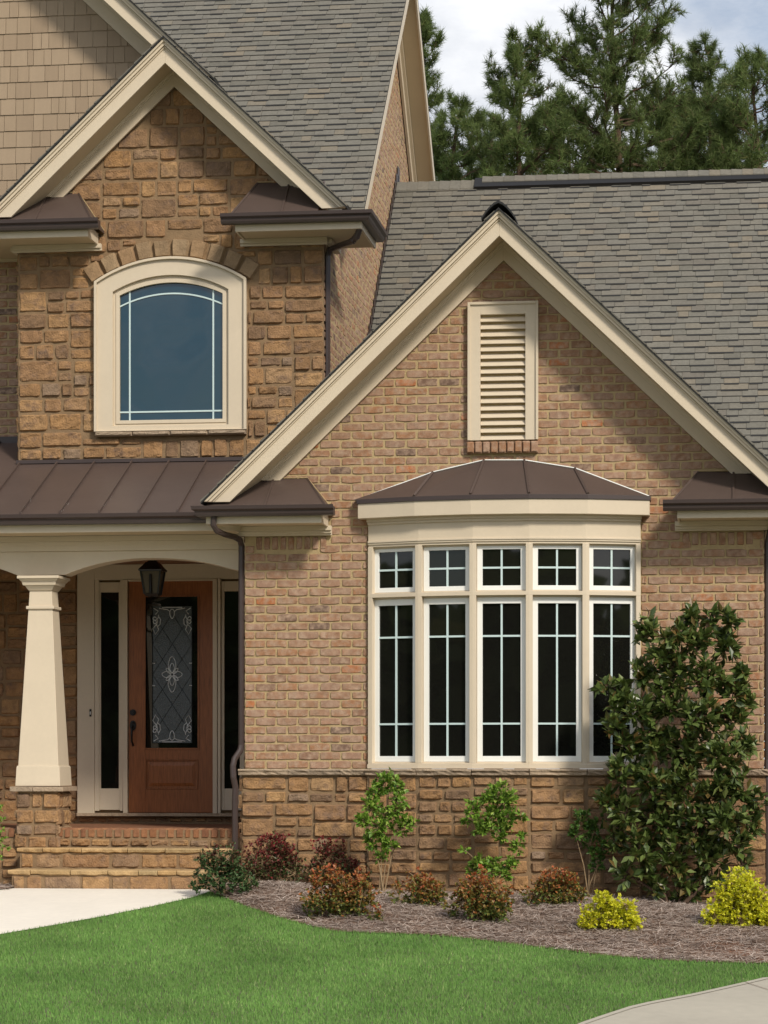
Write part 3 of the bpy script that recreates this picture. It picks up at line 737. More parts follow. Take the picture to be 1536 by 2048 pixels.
def side_roof(name, x0, x1, y0, z0, m, y1, label=None, vtrim=None, curl=False):
    ln = math.hypot(y1 - y0, m * (y1 - y0)); uy, uz = (y1 - y0) / ln, m * (y1 - y0) / ln; s = 1 if y1 > y0 else -1
    ny, nz_ = -abs(uz) * s, abs(uy)
    mb = MB(); mb.prism([(x0, y0, z0 - .025), (x0, y1, z0 + m * (y1 - y0) - .025), (x0, y1, z0 + m * (y1 - y0)), (x0, y0, z0)], (x1 - x0, 0, 0)); o = part(mb, name, SHDARK)
    c_ = MB()
    def f(u, v, n):
        if curl:
            q = max(0, u - (x1 - .22)); n = n - .35 * q * q
        return (u, y0 + uy * v + ny * n, z0 + uz * v + nz_ * n)
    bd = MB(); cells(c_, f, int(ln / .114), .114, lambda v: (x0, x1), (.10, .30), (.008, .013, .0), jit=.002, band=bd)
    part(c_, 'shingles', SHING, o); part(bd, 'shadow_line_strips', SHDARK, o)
    if label: o['label'] = label
    return o
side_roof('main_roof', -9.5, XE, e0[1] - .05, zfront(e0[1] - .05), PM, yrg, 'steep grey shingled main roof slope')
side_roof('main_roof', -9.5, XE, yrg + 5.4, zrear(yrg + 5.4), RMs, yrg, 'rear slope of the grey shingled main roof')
# pale rake trim along main roof edge, rear soffit and fascia
t_ = MB()
def rk(y0, y1, f, dz0, dz1, x0, x1, mb): mb.prism([(x0, y0, f(y0) + dz0), (x0, y1, f(y1) + dz0), (x0, y1, f(y1) + dz1), (x0, y0, f(y0) + dz1)], (x1 - x0, 0, 0))
rk(e0[1], yrg, zfront, -.20, -.028, XE - .022, XE - .001, t_); rk(yrg, yrg + 5.3, zrear, -.20, -.028, XE - .022, XE - .001, t_); part(t_, 'rake_board', TRIM)
t_ = MB(); rk(e0[1], yrg, zfront, -.17, -.15, XS1 + .02, XE - .023, t_); rk(yrg, yrg + 5.3, zrear, -.17, -.15, XS1 + .02, XE - .023, t_); part(t_, 'soffit', MUDTRIM)
t_ = MB(); rk(yrg, yrg + 5.3, zrear, -.40, -.171, XS1 + .014, XS1 + .045, t_); rk(yrg, yrg + 5.3, zrear, -.24, -.1715, XS1 + .0455, XS1 + .08, t_); rk(e0[1], yrg - .001, zfront, -.40, -.171, XS1 + .014, XS1 + .045, t_); part(t_, 'frieze_board', TRIM)
# wing roof
wy = (6.34, 8.312); wingz = lambda y: 8.33 + 1.03 * (y - 6.42)
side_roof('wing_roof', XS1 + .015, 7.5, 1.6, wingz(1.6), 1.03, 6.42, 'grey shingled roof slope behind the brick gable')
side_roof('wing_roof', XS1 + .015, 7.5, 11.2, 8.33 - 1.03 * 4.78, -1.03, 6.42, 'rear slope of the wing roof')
c_ = MB(); x = XS1 + .02
while x < 7.4:
    low = x < xa(950, 6.4); z = 8.345 if low else 8.385
    for s in (-1, 1):
        kd = .13 if low else .08
        ya = 6.42; c_.add([(x, ya, z + .012), (x + .135, ya, z + .004), (x + .135, ya + s * kd, z - kd + .005), (x, ya + s * kd, z - kd + .013), (x, ya, z - .004), (x + .135, ya, z - .01), (x + .135, ya + s * kd, z - kd - .01), (x, ya + s * kd, z - kd - .01)],
                          [(0, 1, 2, 3), (3, 2, 6, 7), (0, 3, 7, 4), (1, 5, 6, 2)])
    x += .132
part(c_, 'ridge_cap', SHING)
c_ = MB(); xv = xa(950, 6.4); c_.prism([(xv, 6.27, 8.235), (xv, 6.42, 8.378), (xv, 6.57, 8.235), (xv, 6.55, 8.19), (xv, 6.42, 8.3), (xv, 6.29, 8.19)], (7.4 - xv, 0, 0)); part(c_, 'ridge_vent', BLACK)
# stepped flashing
fl = MB(); y = 2.2
while y < 6.5:
    z = wingz(y); fl.box(XS1 + .012, XS1 + .02, y, y + .17, z - .1, z + .20); y += .115
part(fl, 'step_flashing', GUTTER)

# ------------------------------------------------------------------ shake gable at upper left
YK = YR; kO = at(260, 0, YK - OV); k2 = at(325, 70, YK - OV); KM = .95
KAX = -7.6; KAZ = kO[2] + KM * (kO[0] - KAX)
frk = at(165, 0, YK)
c_ = MB(); f = lambda u, v, n: (u, YK - n, zst0 + v)
x_at = lambda z: frk[0] + (frk[2] - z) / KM + .1
zk0 = za(20, 490, YR)
f = lambda u, v, n: (u, YK - n, zk0 + v)
cells(c_, f, 30, .172, lambda v: (-7.0, min(x_at(zk0 + v), -2.5)), (.06, .19), (.014, .016, .0), gap=.005, jit=.0015)
ks = part(c_, 'shake_siding', SHAKE); bk = MB(); bk.prism([(-7.6, YK, zk0 - .1), (-2.2, YK, zk0 - .1), (-2.2, YK, frk[2] - KM * (-2.2 - frk[0])), (-7.6, YK, frk[2] + KM * (frk[0] + 7.6))], (0, .1, 0)); part(bk, 'siding_backing', MUDTRIM, ks)
gable('shake', KAX, KAZ, KM, YK - OV, YK, 8.25, .255, 0, (KAZ - .255 + .033) - (frk[2] + KM * (frk[0] - KAX)), 0, 0, sides=(1,), fr_z=8.1)
slope_roof('gable_roof', KAX, KAZ, KM, YK - OV - .075, 4.4, 1, 8.22, y1e=3.0)
# recessed brick strip at left, with frieze
m_ = MB(); bricks(m_, xz(YR), -6.2, XS0 - .0, 4.0, za(20, 524, YR), lambda u, v: True, H=hh); rb = part(m_, 'brick_recess_wall', BRICK); rb['label'] = 'brick wall strip set back left of the stone'
mo = MB(); mo.box(-7.5, XS0 + .05, YR, YR + .1, 3.6, za(20, 500, YR)); part(mo, 'mortar_wall', MORTAR, rb)
t_ = MB(); t_.box(-6.2, XS0 - .03, YR - .045, YR - .014, za(20, 525, YR), za(20, 488, YR)); part(t_, 'frieze_board', TRIM)

# ------------------------------------------------------------------ porch
pr = empty('porch_roof', (-3.5, .5, 3.5), house)
YG = -.12; zpe = za(200, 1026, YG); zpt = za(300, 922, YS); pm = (zpt - zpe) / (YS - YG)
X0, X1 = -6.6, -1.62
r_ = MB(); r_.prism([(X0, YG, zpe - .02), (X1, YG, zpe - .02), (X1, YG, zpe), (X0, YG, zpe)], (0, YS - YG, pm * (YS - YG)))
r_.prism([(X0, YS + .002, zpt - .02), (XS0, YS + .002, zpt - .02), (XS0, YS + .002, zpt), (X0, YS + .002, zpt)], (0, YR - YS - .01, pm * (YR - YS)))
part(r_, 'metal_panel', METAL, pr)
sm = MB(); px = 41; step = 78.5
for k in range(-2, 9):
    x = xa(41 + k * 78.7, YG); 
    if x > X1: break
    sm = MB(); sm.prism([(x - .006, YG - .004, zpe), (x + .006, YG - .004, zpe), (x + .006, YG - .004, zpe + .028), (x - .006, YG - .004, zpe + .028)], (0, YS - YG if x > XS0 else YR - YG, pm * (YS - YG if x > XS0 else YR - YG))); part(sm, 'standing_seam', METAL, pr)
fl = MB(); fl.box(XS0 - .01, -1.45, YS - .05, YS - .016, zst0 - .035, zst0 + .002); fl.box(X0, XS0 - .012, YR - .04, YR - .0, zpt + pm * (YR - YS) - .02, zpt + pm * (YR - YS) + .05); part(fl, 'flashing', GUTTER, pr)
g_ = MB(); g_.prism([(X0, YG - a, zpe - .112 + b) for a, b in GP], (xa(405, YG - .1) - X0 + .06, 0, 0)); part(g_, 'gutter', GUTTER, pr)
zA, zB, zC, zD = za(200, 1050, YG), za(200, 1064, YG), za(200, 1100, .22), za(200, 1148, .2)
b_ = MB(); b_.box(X0, XL - .02, YG, YG + .03, zB, zA + .06); part(b_, 'fascia', TRIM, pr, bevel=.003)
b_ = MB(); b_.box(X0, XL - .02, YG + .031, .25, zB + .004, zB + .02); part(b_, 'soffit', MUDTRIM, pr)
# beam with shallow arches
YB = .32
bm = MB(); bm.box(X0, XL - .022, YB - .03, YB + .3, zC, zB + .003); bm.box(X0, XL - .022, YB - .06, YB - .0305, zB - .05, zB + .0035); bm.box(X0, XL - .022, YB - .045, YB - .0305, zB - .09, zB - .051)
def arch_x(px): return xa(px, YB)
pts = [(X0, zC - .001)]
low = []
ac = [(36 - 350, 1148), (36 - 175, 1116), (36, 1150)]; 
def seg(pa, pb, ya, ym, yb, n=20):
    out = []
    for i in range(n + 1):
        t = i / n; x = pa + (pb - pa) * t; z = ym + ((ya if t < .5 else yb) - ym) * abs(2 * t - 1) ** 2.2; out.append((xa(x, YB), za(x, z, YB)))
    return out
low = [(X0, za(0, 1148, YB))] + seg(-310, 36, 1148, 1118, 1151) + [(xa(130, YB), za(130, 1149.5, YB))] + seg(131, 480, 1149, 1116, 1144)
low = [q for q in low if q[0] > X0] ; low = [(X0, low[0][1])] + low
low[-1] = (XL - .022, low[-1][1])
poly = [(x, YB, z) for x, z in low] + [(XL - .022, YB, zC - .001), (X0, YB, zC - .001)]
bm.prism(poly, (0, .24, 0)); part(bm, 'porch_beam', TRIM, bevel=.003)
ce = MB(); ce.box(X0, XL - .01, YB + .301, YD, zC + .03, zC + .06); ce.box(X0, XL, .25, YD, zC + .2, zC + .22); part(ce, 'porch_ceiling', WOODC)
# column
ZT = lambda px, py, Y=.17: za(px, py, Y)
cxx = (xa(28, .17) + xa(121, .17)) / 2; zc_b, zc_t = ZT(80, 1533), ZT(80, 1175); cyc = .17 + .19
col = empty('porch_column', (cxx, cyc, ZT(80, 1580)), house)
def frust(mb, cx_, cy_, z0, z1, h0, h1, d0=None, d1=None):
    d0 = d0 or h0; d1 = d1 or h1
    V = [(cx_ + a * h0, cy_ + b * d0, z0) for a, b in ((-1, -1), (1, -1), (1, 1), (-1, 1))] + [(cx_ + a * h1, cy_ + b * d1, z1) for a, b in ((-1, -1), (1, -1), (1, 1), (-1, 1))]
    mb.add(V, [(3, 2, 1, 0), (4, 5, 6, 7)] + [(i, (i + 1) % 4, 4 + (i + 1) % 4, 4 + i) for i in range(4)])
cxx = (xa(30, .17) + xa(123, .17)) / 2
s_ = MB(); frust(s_, cxx, cyc, zc_b, zc_t, .205, .112, .19, .105); part(s_, 'shaft', TRIM, col, bevel=.004)
s_ = MB(); zr = ZT(80, 1214); frust(s_, cxx, cyc, zr - .015, zr + .015, .142, .142, .135, .135)
part(s_, 'collar', TRIM, col, bevel=.004)
s_ = MB(); zt0 = ZT(80, 1180); zt1 = ZT(80, 1151)
for a, b, h0, h1 in ((0, .35, .118, .15), (.35, .62, .165, .175), (.62, .8, .18, .2), (.8, 1.0, .212, .212)): frust(s_, cxx, cyc, zt0 + (zt1 - zt0) * a, zt0 + (zt1 - zt0) * b - .001, h0, h1)
part(s_, 'capital', TRIM, col, bevel=.003)
s_ = MB(); frust(s_, cxx, cyc, ZT(80, 1572), zc_b, .228, .218, .212, .202); frust(s_, cxx, cyc, zc_b - .01, zc_b + .008, .214, .214, .2, .2); part(s_, 'plinth', TRIM, col, bevel=.004)
s_ = MB(); zz0, zz1 = ZT(80, 1583), ZT(80, 1573); s_.box(cxx - .27, cxx - .04, cyc - .26, cyc + .26, zz0, zz1); s_.box(cxx - .036, cxx + .27, cyc - .26, cyc + .26, zz0 + .001, zz1 - .002); part(s_, 'pier_cap', LEDGE, col, bevel=.005)
zpf = za(300, 1656, .2)
s_ = MB(); pz0 = .33; ph = .225
fs = [lambda u, v, n: (cxx + u, cyc - ph + .02 - n, v), lambda u, v, n: (cxx + ph - .02 + n, cyc + u, v), lambda u, v, n: (cxx - ph + .02 - n, cyc - u, v), lambda u, v, n: (cxx - u, cyc + ph - .02 + n, v)]
for f in fs: stones(s_, f, pack(-ph, ph, pz0, zz0 - .004, .066, (2, 4), (1, 3)), hmin=.01, hmax=.03)
sp = part(s_, 'stone_pier', STONE, col); mo = MB(); mo.box(cxx - ph + .02, cxx + ph - .02, cyc - ph + .02, cyc + ph - .02, pz0, zz0 - .001); part(mo, 'pier_mortar', SMORTAR, col)

# porch floor, back wall
f_ = MB(); f_.box(X0, XL - .06, .3, YD - .01, 0, zpf - .012); part(f_, 'porch_floor', PBRICK)
m_ = MB(); 
xd0, xd1 = xa(156, YD), xa(484, YD)
stones(m_, xz(YD), pack(-6.4, xd0, zpf, zC + .1, .078, (2, 5), (1, 3)), hmin=.012, hmax=.03)
stones(m_, xz(YD), pack(xd0, XL, zpf, za(300, 1633, YD) - .004, .07, (2, 4), (1, 1)), hmin=.008, hmax=.02)
bw_ = part(m_, 'porch_stone_wall', STONE); mo = MB(); mo.box(-6.5, XL, YD, YD + .1, 0, zC + .2); part(mo, 'mortar', SMORTAR, bw_)
m_ = MB(); stones(m_, lambda u, v, n: (-6.45 + n, u, v), pack(.3, YD, zpf, zC + .1, .09, (2, 4), (1, 3))); o_ = part(m_, 'porch_shade_wall', STONE); mo = MB(); mo.box(-6.6, -6.45, .3, YD, 0, zC + .2); part(mo, 'mortar', SMORTAR, o_)  # unseen wall closing the porch's left end, added to keep daylight out
# steps
stp = empty('front_steps', (xa(230, -.3), -.3, 0), house)
Y1, Y2, Y3 = .2, -.12, -.44
zt1, zt1b = za(230, 1697, Y2), za(230, 1706, Y2); zt2, zt2b = za(230, 1741, Y3), za(230, 1751, Y3)
sx = lambda px, Y: xa(px, Y)
s_ = MB(); x = -6.4; xe = XL - .07
while x < xe:
    w_ = random.uniform(.075, .095); block(s_, lambda u, v, n: (u, Y1 - n, v), x + .005, min(x + w_, xe) - .005, zpf - .1, zpf - .004, .012, .006, 2, 2, .005, base=-.02)
    x += w_
x = -6.4
while x < xe:
    w_ = random.uniform(.075, .095); block(s_, lambda u, v, n: (u, Y1 + v, zpf - .012 + n), x + .005, min(x + w_, xe) - .005, 0, .2, .010, .003, 2, 2, .003, base=-.008); x += w_
part(s_, 'brick_edging', PBRICK, stp)
s_ = MB(); mo = MB()
stones(s_, xz(Y1), [(a, b, zt1 + .002, zpf - .103) for a, b in [(-6.4 + i * .2, -6.4 + (i + 1) * .2) for i in range(int((xe + 6.4) / .2))]], hmin=.01, hmax=.03)
stones(s_, xz(Y2 + .03), pack(sx(38, Y2), sx(462, Y2), zt2 + .0, zt1b, .07, (3, 6), (2, 2)), hmin=.005, hmax=.02)
part(s_, 'riser_stones', STONE, stp); s_ = MB(); stones(s_, xz(Y3 + .03), pack(sx(22, Y3), sx(408, Y3), -.09, zt2b, .07, (3, 6), (2, 3)), hmin=.005, hmax=.02)
part(s_, 'riser_stones', STONE, stp); s_ = MB(); stones(s_, lambda u, v, n: (sx(408, Y3) + n, u, v), pack(Y3 + .04, Y2 + .02, -.09, zt2b, .07, (2, 3), (2, 2)), hmin=.005, hmax=.02)
mo.box(-6.4, xe, Y1, Y1 + .1, -.2, zpf - .02); mo.box(sx(38, Y2), sx(462, Y2), Y2 + .03, Y1 - .001, -.2, zt1b); mo.box(sx(22, Y3), sx(408, Y3), Y3 + .03, Y2 + .029, -.2, zt2b)
part(s_, 'riser_stones', STONE, stp); s_ = MB(); stones(s_, xz(Y1), pack(-6.4, sx(36, Y1), -.1, zt1, .07, (3, 5), (1, 3)), hmin=.01, hmax=.03); part(s_, 'porch_front_stones', STONE); part(mo, 'mortar', SMORTAR, stp)
def tread(xs, y0, y1, zt, zb):
    s_ = MB()
    for a, b in zip(xs, xs[1:]):
        a += .004; b -= .004; n = max(3, int((b - a) / .06)); V = []; fs = []
        for i in range(n + 1):
            x = a + (b - a) * i / n; j = random.uniform(-.012, .012); k = random.uniform(-.006, .006)
            V += [(x, y1, zt), (x, y0 + .012 + j, zt), (x, y0 + j, zt - .01), (x, y0 + .006 + j, zb + .01 + k), (x, y0 + .03 + j, zb + k), (x, y1, zb)]
        for i in range(n):
            for q in range(6): fs.append((i * 6 + q, i * 6 + (q + 1) % 6, (i + 1) * 6 + (q + 1) % 6, (i + 1) * 6 + q))
        fs += [(0, 5, 4, 3, 2, 1), tuple(n * 6 + q for q in range(6))]
        s_.add(V, fs)
    return s_
tr = part(tread([sx(p, Y2) for p in (33, 85, 163, 255, 330, 400, 465)], Y2, Y1 - .03, zt1, zt1b), 'upper_tread', TREAD, stp)
tr = part(tread([sx(p, Y3) for p in (15, 60, 140, 215, 276, 315, 352, 388, 410)], Y3, Y2 + .02, zt2, zt2b), 'lower_tread', TREAD, stp)

# ------------------------------------------------------------------ entrance door
yd = YD - .03
zx = lambda px: xa(px, yd); zz = lambda py: za(300, py, yd)
en = empty('front_door', (zx(342), yd, zz(1631)), house); en['label'] = 'brown wooden door with leaded glass'
fr = MB(); zh = zC + .028
fr.box(zx(156), zx(190), yd - .03, yd + .03, zz(1630), zh); fr.box(zx(190) + .0005, XL - .005, yd - .03, yd + .03, zz(1163) + .02, zh)
for a, b in ((190, 199), (241, 248)): fr.box(zx(a) + .001, zx(b), yd - .02, yd + .03, zz(1622), zz(1163) + .019)
for a, b in ((248, 257), (427, 436), (437, 443)): fr.box(zx(a) + .001, zx(b) - .001, yd - .045, yd + .03, zz(1626), zz(1163) + .019)
fr.box(zx(257), zx(427), yd - .04, yd + .03, zz(1163) + .001, zz(1163) + .0195)
part(fr, 'door_frame', TRIM, en, bevel=.003)
th = MB(); th.box(zx(156), XL - .03, yd - .06, yd + .03, zz(1632), zz(1626)); part(th, 'threshold', LEDGE, en)
zd0, zd1 = zz(1625), zz(1163)
dx0, dx1 = zx(258), zx(427); gx0, gx1 = zx(291), zx(397); gz0, gz1 = zz(1497), zz(1193)
px0, px1, pz0_, pz1_ = zx(290), zx(400), zz(1578), zz(1519)
d_ = MB()
d_.box(dx0, gx0, yd - .015, yd + .02, zd0, zd1); d_.box(gx1, dx1, yd - .015, yd + .02, zd0, zd1); d_.box(gx0, gx1, yd - .0148, yd + .02, gz1, zd1)
d_.box(gx0, gx1, yd - .0149, yd + .02, pz1_, gz0); d_.box(gx0, gx1, yd - .0149, yd + .02, zd0, pz0_)
d_.box(gx0, gx1, yd - .002, yd + .02, pz0_, pz1_)
frust2 = lambda x0, x1, z0, z1, y0, y1, i: d_.add([(x0, y0, z0), (x1, y0, z0), (x1, y0, z1), (x0, y0, z1), (x0 + i, y1, z0 + i), (x1 - i, y1, z0 + i), (x1 - i, y1, z1 - i), (x0 + i, y1, z1 - i)], [(4, 5, 6, 7), (0, 1, 5, 4), (1, 2, 6, 5), (2, 3, 7, 6), (3, 0, 4, 7)])
frust2(gx0 + .03, gx1 - .03, pz0_ + .03, pz1_ - .03, yd - .0021, yd - .013, .035)
for (a, b, c, d) in ((gx0 - .012, gx1 + .012, gz0 - .012, gz0 + .006), (gx0 - .012, gx1 + .012, gz1 - .006, gz1 + .012), (gx0 - .012, gx0 + .006, gz0 + .0065, gz1 - .0065), (gx1 - .006, gx1 + .012, gz0 + .0065, gz1 - .0065),
                     (gx0, gx1, pz0_, pz0_ + .012), (gx0, gx1, pz1_ - .012, pz1_), (gx0, gx0 + .012, pz0_ + .0125, pz1_ - .0125), (gx1 - .012, gx1, pz0_ + .0125, pz1_ - .0125)):
    d_.box(a, b, yd - .024, yd - .0151, c, d)
part(d_, 'door_slab', DOOR, en, bevel=.002)
g_ = MB(); g_.box(gx0, gx1, yd + .004, yd + .012, gz0, gz1); part(g_, 'door_glass', GLASS, en)
ga, gb, gc_, gd_ = zx(305), zx(384), zz(1486), zz(1213)
g_ = MB(); g_.box(ga, gb, yd + .001, yd + .0035, gc_, gd_); part(g_, 'textured_glass', LEAD, en)
cm = MB(); yc = yd - .0015; mxx = (ga + gb) / 2; mzz = zz(1349)
def ln(pts, r=.0028, mb=cm): mb.tube([(x, yc, z) for x, z in pts], r, 4, rnd=.5)
ln([(ga, gc_), (gb, gc_), (gb, gd_), (ga, gd_), (ga, gc_)], .004)
wd_, hd_ = (gb - ga), (gd_ - gc_); dzm = hd_ / 4.5
for k in range(-6, 7):
    for s in (-1, 1):
        P = []
        for t in np.linspace(0, 1, 2):
            pass
        # line z = mzz + k*dzm/1 + s*(x-mxx)*slope
        slp = dzm / (wd_ / 2) * 1.0; pts = []
        for x in np.linspace(ga, gb, 9):
            z = mzz + k * dzm + s * (x - mxx) * slp
            if gc_ + .02 < z < gd_ - .02: pts.append((x, z))
        if len(pts) > 1: ln(pts, .0022)
part(cm, 'came_lattice', CAME, en)
bv = MB(); yc = yd - .004
def lnb(pts, r=.0048): bv.tube([(x, yc, z) for x, z in pts], r, 5, rnd=.5)
def orn():
    global bv
    part(bv, 'bevel_ornament', BEVEL, en); bv = MB()
def leaf(cx_, cz_, ang_, l, w_):
    ca, sa = math.cos(ang_), math.sin(ang_); P = []
    for i in range(17):
        t = i / 16 * 2 * math.pi; u = (1 - math.cos(t)) / 2 * l; v = math.sin(t) * w_ * (1 - .35 * u / l); P.append((cx_ + ca * u - sa * v, cz_ + sa * u + ca * v))
    lnb(P)
for a, l, w_ in ((90, .17, .05), (270, .17, .05), (0, .09, .04), (180, .09, .04), (90, .10, .03), (270, .10, .03), (45, .07, .02), (135, .07, .02), (225, .07, .02), (315, .07, .02)): leaf(mxx + .02 * math.cos(R(a)), mzz + .02 * math.sin(R(a)), R(a), l, w_)
lnb([(mxx + .018 * math.cos(t), mzz + .018 * math.sin(t)) for t in np.linspace(0, 6.3, 12)])
orn()
for s in (-1, 1):
    for e, zb_ in ((1, gd_), (-1, gc_)):
        bx = mxx + s * wd_ * .42
        sp_ = [(bx - s * (.035 + .0) * math.cos(t) * (1 - t / 14), zb_ - e * (.09 + .045 * math.sin(t) * (1 - t / 14) + .012 * t)) for t in np.linspace(0, 8.5, 26)]; lnb(sp_)
        lnb([(bx - s * (.022) * math.cos(t) * (1 - t / 9) + s * .01, zb_ - e * (.16 + .03 * math.sin(t) * (1 - t / 9))) for t in np.linspace(0, 6.5, 20)])
        lnb([(bx - s * .03, zb_ - e * .10), (bx - s * .055, zb_ - e * .14), (bx - s * .05, zb_ - e * .19), (bx - s * .02, zb_ - e * .22)])
        lnb([(bx + s * .02, zb_ - e * .02), (bx - s * .03, zb_ - e * .05), (bx, zb_ - e * .085)])
        lnb([(bx - s * .01, zb_ - e * .19), (bx + s * .03, zb_ - e * .24), (bx, zb_ - e * .30), (bx - s * .035, zb_ - e * .25), (bx - s * .01, zb_ - e * .19)])
        lnb([(bx - s * .04, zb_ - e * .02), (mxx + s * .05, zb_ - e * .035), (mxx + s * .02, zb_ - e * .06)]); orn()
for e, zb_ in ((1, gd_), (-1, gc_)):
    leaf(mxx, zb_ - e * .03, R(-90 * e), .1, .03); lnb([(mxx - .11, zb_ - e * .012), (mxx + .11, zb_ - e * .012)], .005); orn()
for s in (-1, 1):
    for dz in (.12, -.12): lnb([(mxx + s * wd_ * .5, mzz + dz), (mxx + s * wd_ * .43, mzz + dz)]); orn()
h_ = MB(); hx = zx(267)
def disc(mb, x, z, r, y0, y1, sx_=1, n=14): mb.prism([(x + math.cos(2 * math.pi * i / n) * r * sx_, y0, z + math.sin(2 * math.pi * i / n) * r) for i in range(n)], (0, y1 - y0, 0))
disc(h_, hx, zz(1425), .034, yd - .015, yd - .035); disc(h_, hx, zz(1425), .02, yd - .0351, yd - .055); part(h_, 'deadbolt', BLACK, en)
h_ = MB(); disc(h_, hx, zz(1451), .055, yd - .015, yd - .032, .62); disc(h_, hx, zz(1445), .014, yd - .032, yd - .07)
h_.tube([(hx, yd - .03, zz(1452)), (hx, yd - .075, zz(1458)), (hx, yd - .08, zz(1470)), (hx - .004, yd - .06, zz(1483)), (hx, yd - .03, zz(1488)), (hx, yd - .016, zz(1491))], [.011, .011, .012, .01, .01, .014], 8)
part(h_, 'door_handle', BLACK, en)
for (a, b, ga_, gb_) in ((199, 241, 202, 238), (443, 489, 449, 480)):
    sl2 = MB(); x0, x1 = zx(a), min(zx(b), XL - .03); g0, g1 = zx(ga_), min(zx(gb_), XL - .06); y0 = yd - .012
    sl2.box(x0, g0, y0, yd + .03, zz(1620), zz(1164)); sl2.box(g1, x1, y0, yd + .03, zz(1620), zz(1164)); sl2.box(g0, g1, y0, yd + .03, zz(1184), zz(1164)); sl2.box(g0, g1, y0, yd + .03, zz(1620), zz(1577))
    o = part(sl2, 'sidelight', TRIM, bevel=.003); gl = MB(); gl.box(g0, g1, yd + .01, yd + .02, zz(1577), zz(1184)); part(gl, 'pane', GLASS, o)
db = MB(); db.box(zx(181), zx(184.5), yd - .045, yd - .0305, zz(1433), zz(1418)); bell = part(db, 'doorbell', BLACK, bevel=.003)
db = MB(); db.box(zx(182.1), zx(183.6), yd - .048, yd - .0455, zz(1429), zz(1423)); part(db, 'bell_button', SASH, bell)

# lantern
YLN = 1.0; lx = xa(305.5, YLN); zl = lambda py: za(305, py, YLN)
la = empty('hanging_lantern', (lx, YLN, zl(1193))); tag(la, 'black iron lantern with clear glass hanging above the front door', 'lantern')
r_ = MB(); frust(r_, lx, YLN, zl(1143), zl(1140), .118, .124); frust(r_, lx, YLN, zl(1140) + .0005, zl(1125), .122, .06); frust(r_, lx, YLN, zl(1125) + .0005, zl(1119), .05, .03); r_.tube([(lx, YLN, zl(1119)), (lx, YLN, zC + .03)], .012, 8)
part(r_, 'lamp_roof', BLACK, la, bevel=.002)
r_ = MB(); za_, zb_ = zl(1143), zl(1188); ha, hb = .102, .07
for a, b in ((-1, -1), (1, -1), (1, 1), (-1, 1)): r_.tube([(lx + a * hb, YLN + b * hb, zb_), (lx + a * ha, YLN + b * ha, za_)], .008, 4)
frust(r_, lx, YLN, zl(1193), zb_, .055, .08); part(r_, 'lamp_frame', BLACK, la)
r_ = MB(); frust(r_, lx, YLN, zb_ + .002, za_ - .002, hb - .006, ha - .006); part(r_, 'lamp_glass', LAMPG, la)
r_ = MB(); r_.tube([(lx, YLN - .09, zb_), (lx, YLN - .1, zl(1150))], .014, 8); part(r_, 'candle', BLACK, la)

# ------------------------------------------------------------------ downspouts
def down(pts, parent=house, r=.03, name='downspout', straps=()):
    d = MB(); d.tube(pts, r, 8, flat=1.15); o = part(d, name, GUTTER, parent)
    s = MB()
    for (x, y, z) in straps: s.box(x - .045, x + .045, y - .04, y + .04, z - .02, z + .02)
    if straps: part(s, 'strap', GUTTER, o)
    # ribs on the elbows
    return o
ex = xa(432, -.4); dxs = XL - .035
def P_(px, py, Y): return at(px, py, Y)
down([P_(428, 1030, -.47), P_(427, 1050, -.46), P_(433, 1061, -.42), P_(450, 1069, -.3), P_(470, 1074, -.1), P_(480, 1080, -.03), P_(483, 1092, .03), P_(483, 1300, .03), P_(483, 1490, .03), P_(480, 1502, .0), P_(469, 1518, -.06), P_(466, 1532, -.09), P_(467, 1555, -.1), P_(471, 1575, -.08), P_(470, 1600, -.08), P_(470, 1700, -.08)])
down([P_(719, 440, YS - .42), P_(719, 458, YS - .40), P_(714, 474, YS - .36), P_(700, 484, YS - .25), P_(672, 494, YS - .02), P_(660, 499, YS + .05), P_(655.5, 512, YS + .08), P_(655, 640, YS + .08), P_(655, 800, YS + .08)])
down([P_(1552, 1020, -.3), P_(1552, 1040, -.25), P_(1540, 1062, -.02), P_(1535, 1085, .03), P_(1535, 1400, .03), P_(1535, 1520, .03), P_(1535, 1560, .0), P_(1535, 1770, .0)])
# elbow ribs
rb = MB()
for i in range(9):
    t = i / 8; px = 719 - 12 * t ** 2; py = 455 + 26 * t
    p = P_(px, py, YS - .40 + .1 * t); q = P_(px - 1 - 2 * t, py + 1.5, YS - .4 + .1 * t); rb.tube([p, q], .036, 8, flat=1.1)
part(rb, 'elbow_ribs', GUTTER)

# ================================================================== GROUND
gm = MB()
xs = np.concatenate([[-400, -150, -60, -25], np.arange(-12, 12.1, .5), [25, 60, 150, 400]]); ys = np.concatenate([[-400, -150, -60, -40], np.arange(-26, 4.1, .5), [12, 40, 120, 500]])
V = [(x, y, ground(x, y)) for y in ys for x in xs]; n = len(xs)
gm.add(V, [(j * n + i, j * n + i + 1, (j + 1) * n + i + 1, (j + 1) * n + i) for j in range(len(ys) - 1) for i in range(n - 1)])
tag(gm.build('ground', LAWN, smooth=True), kind='structure')
def sheet(name, top, bot, m, dz, nsub=14, thick=.0):
    """strip between two world polylines (same length), draped over the ground"""
    mb = MB(); V = []; k = len(top)
    for (ax_, ay_), (bx_, by_) in zip(top, bot):
        for j in range(nsub + 1):
            t = j / nsub; x, y = ax_ + (bx_ - ax_) * t, ay_ + (by_ - ay_) * t; V.append((x, y, ground(x, y) + (dz(x, y, t) if callable(dz) else dz)))
    q = nsub + 1
    mb.add(V, [(i * q + j, i * q + j + 1, (i + 1) * q + j + 1, (i + 1) * q + j) for i in range(k - 1) for j in range(nsub)], 0)
    o = mb.build(name, m, smooth=True); tag(o, kind='structure'); return o
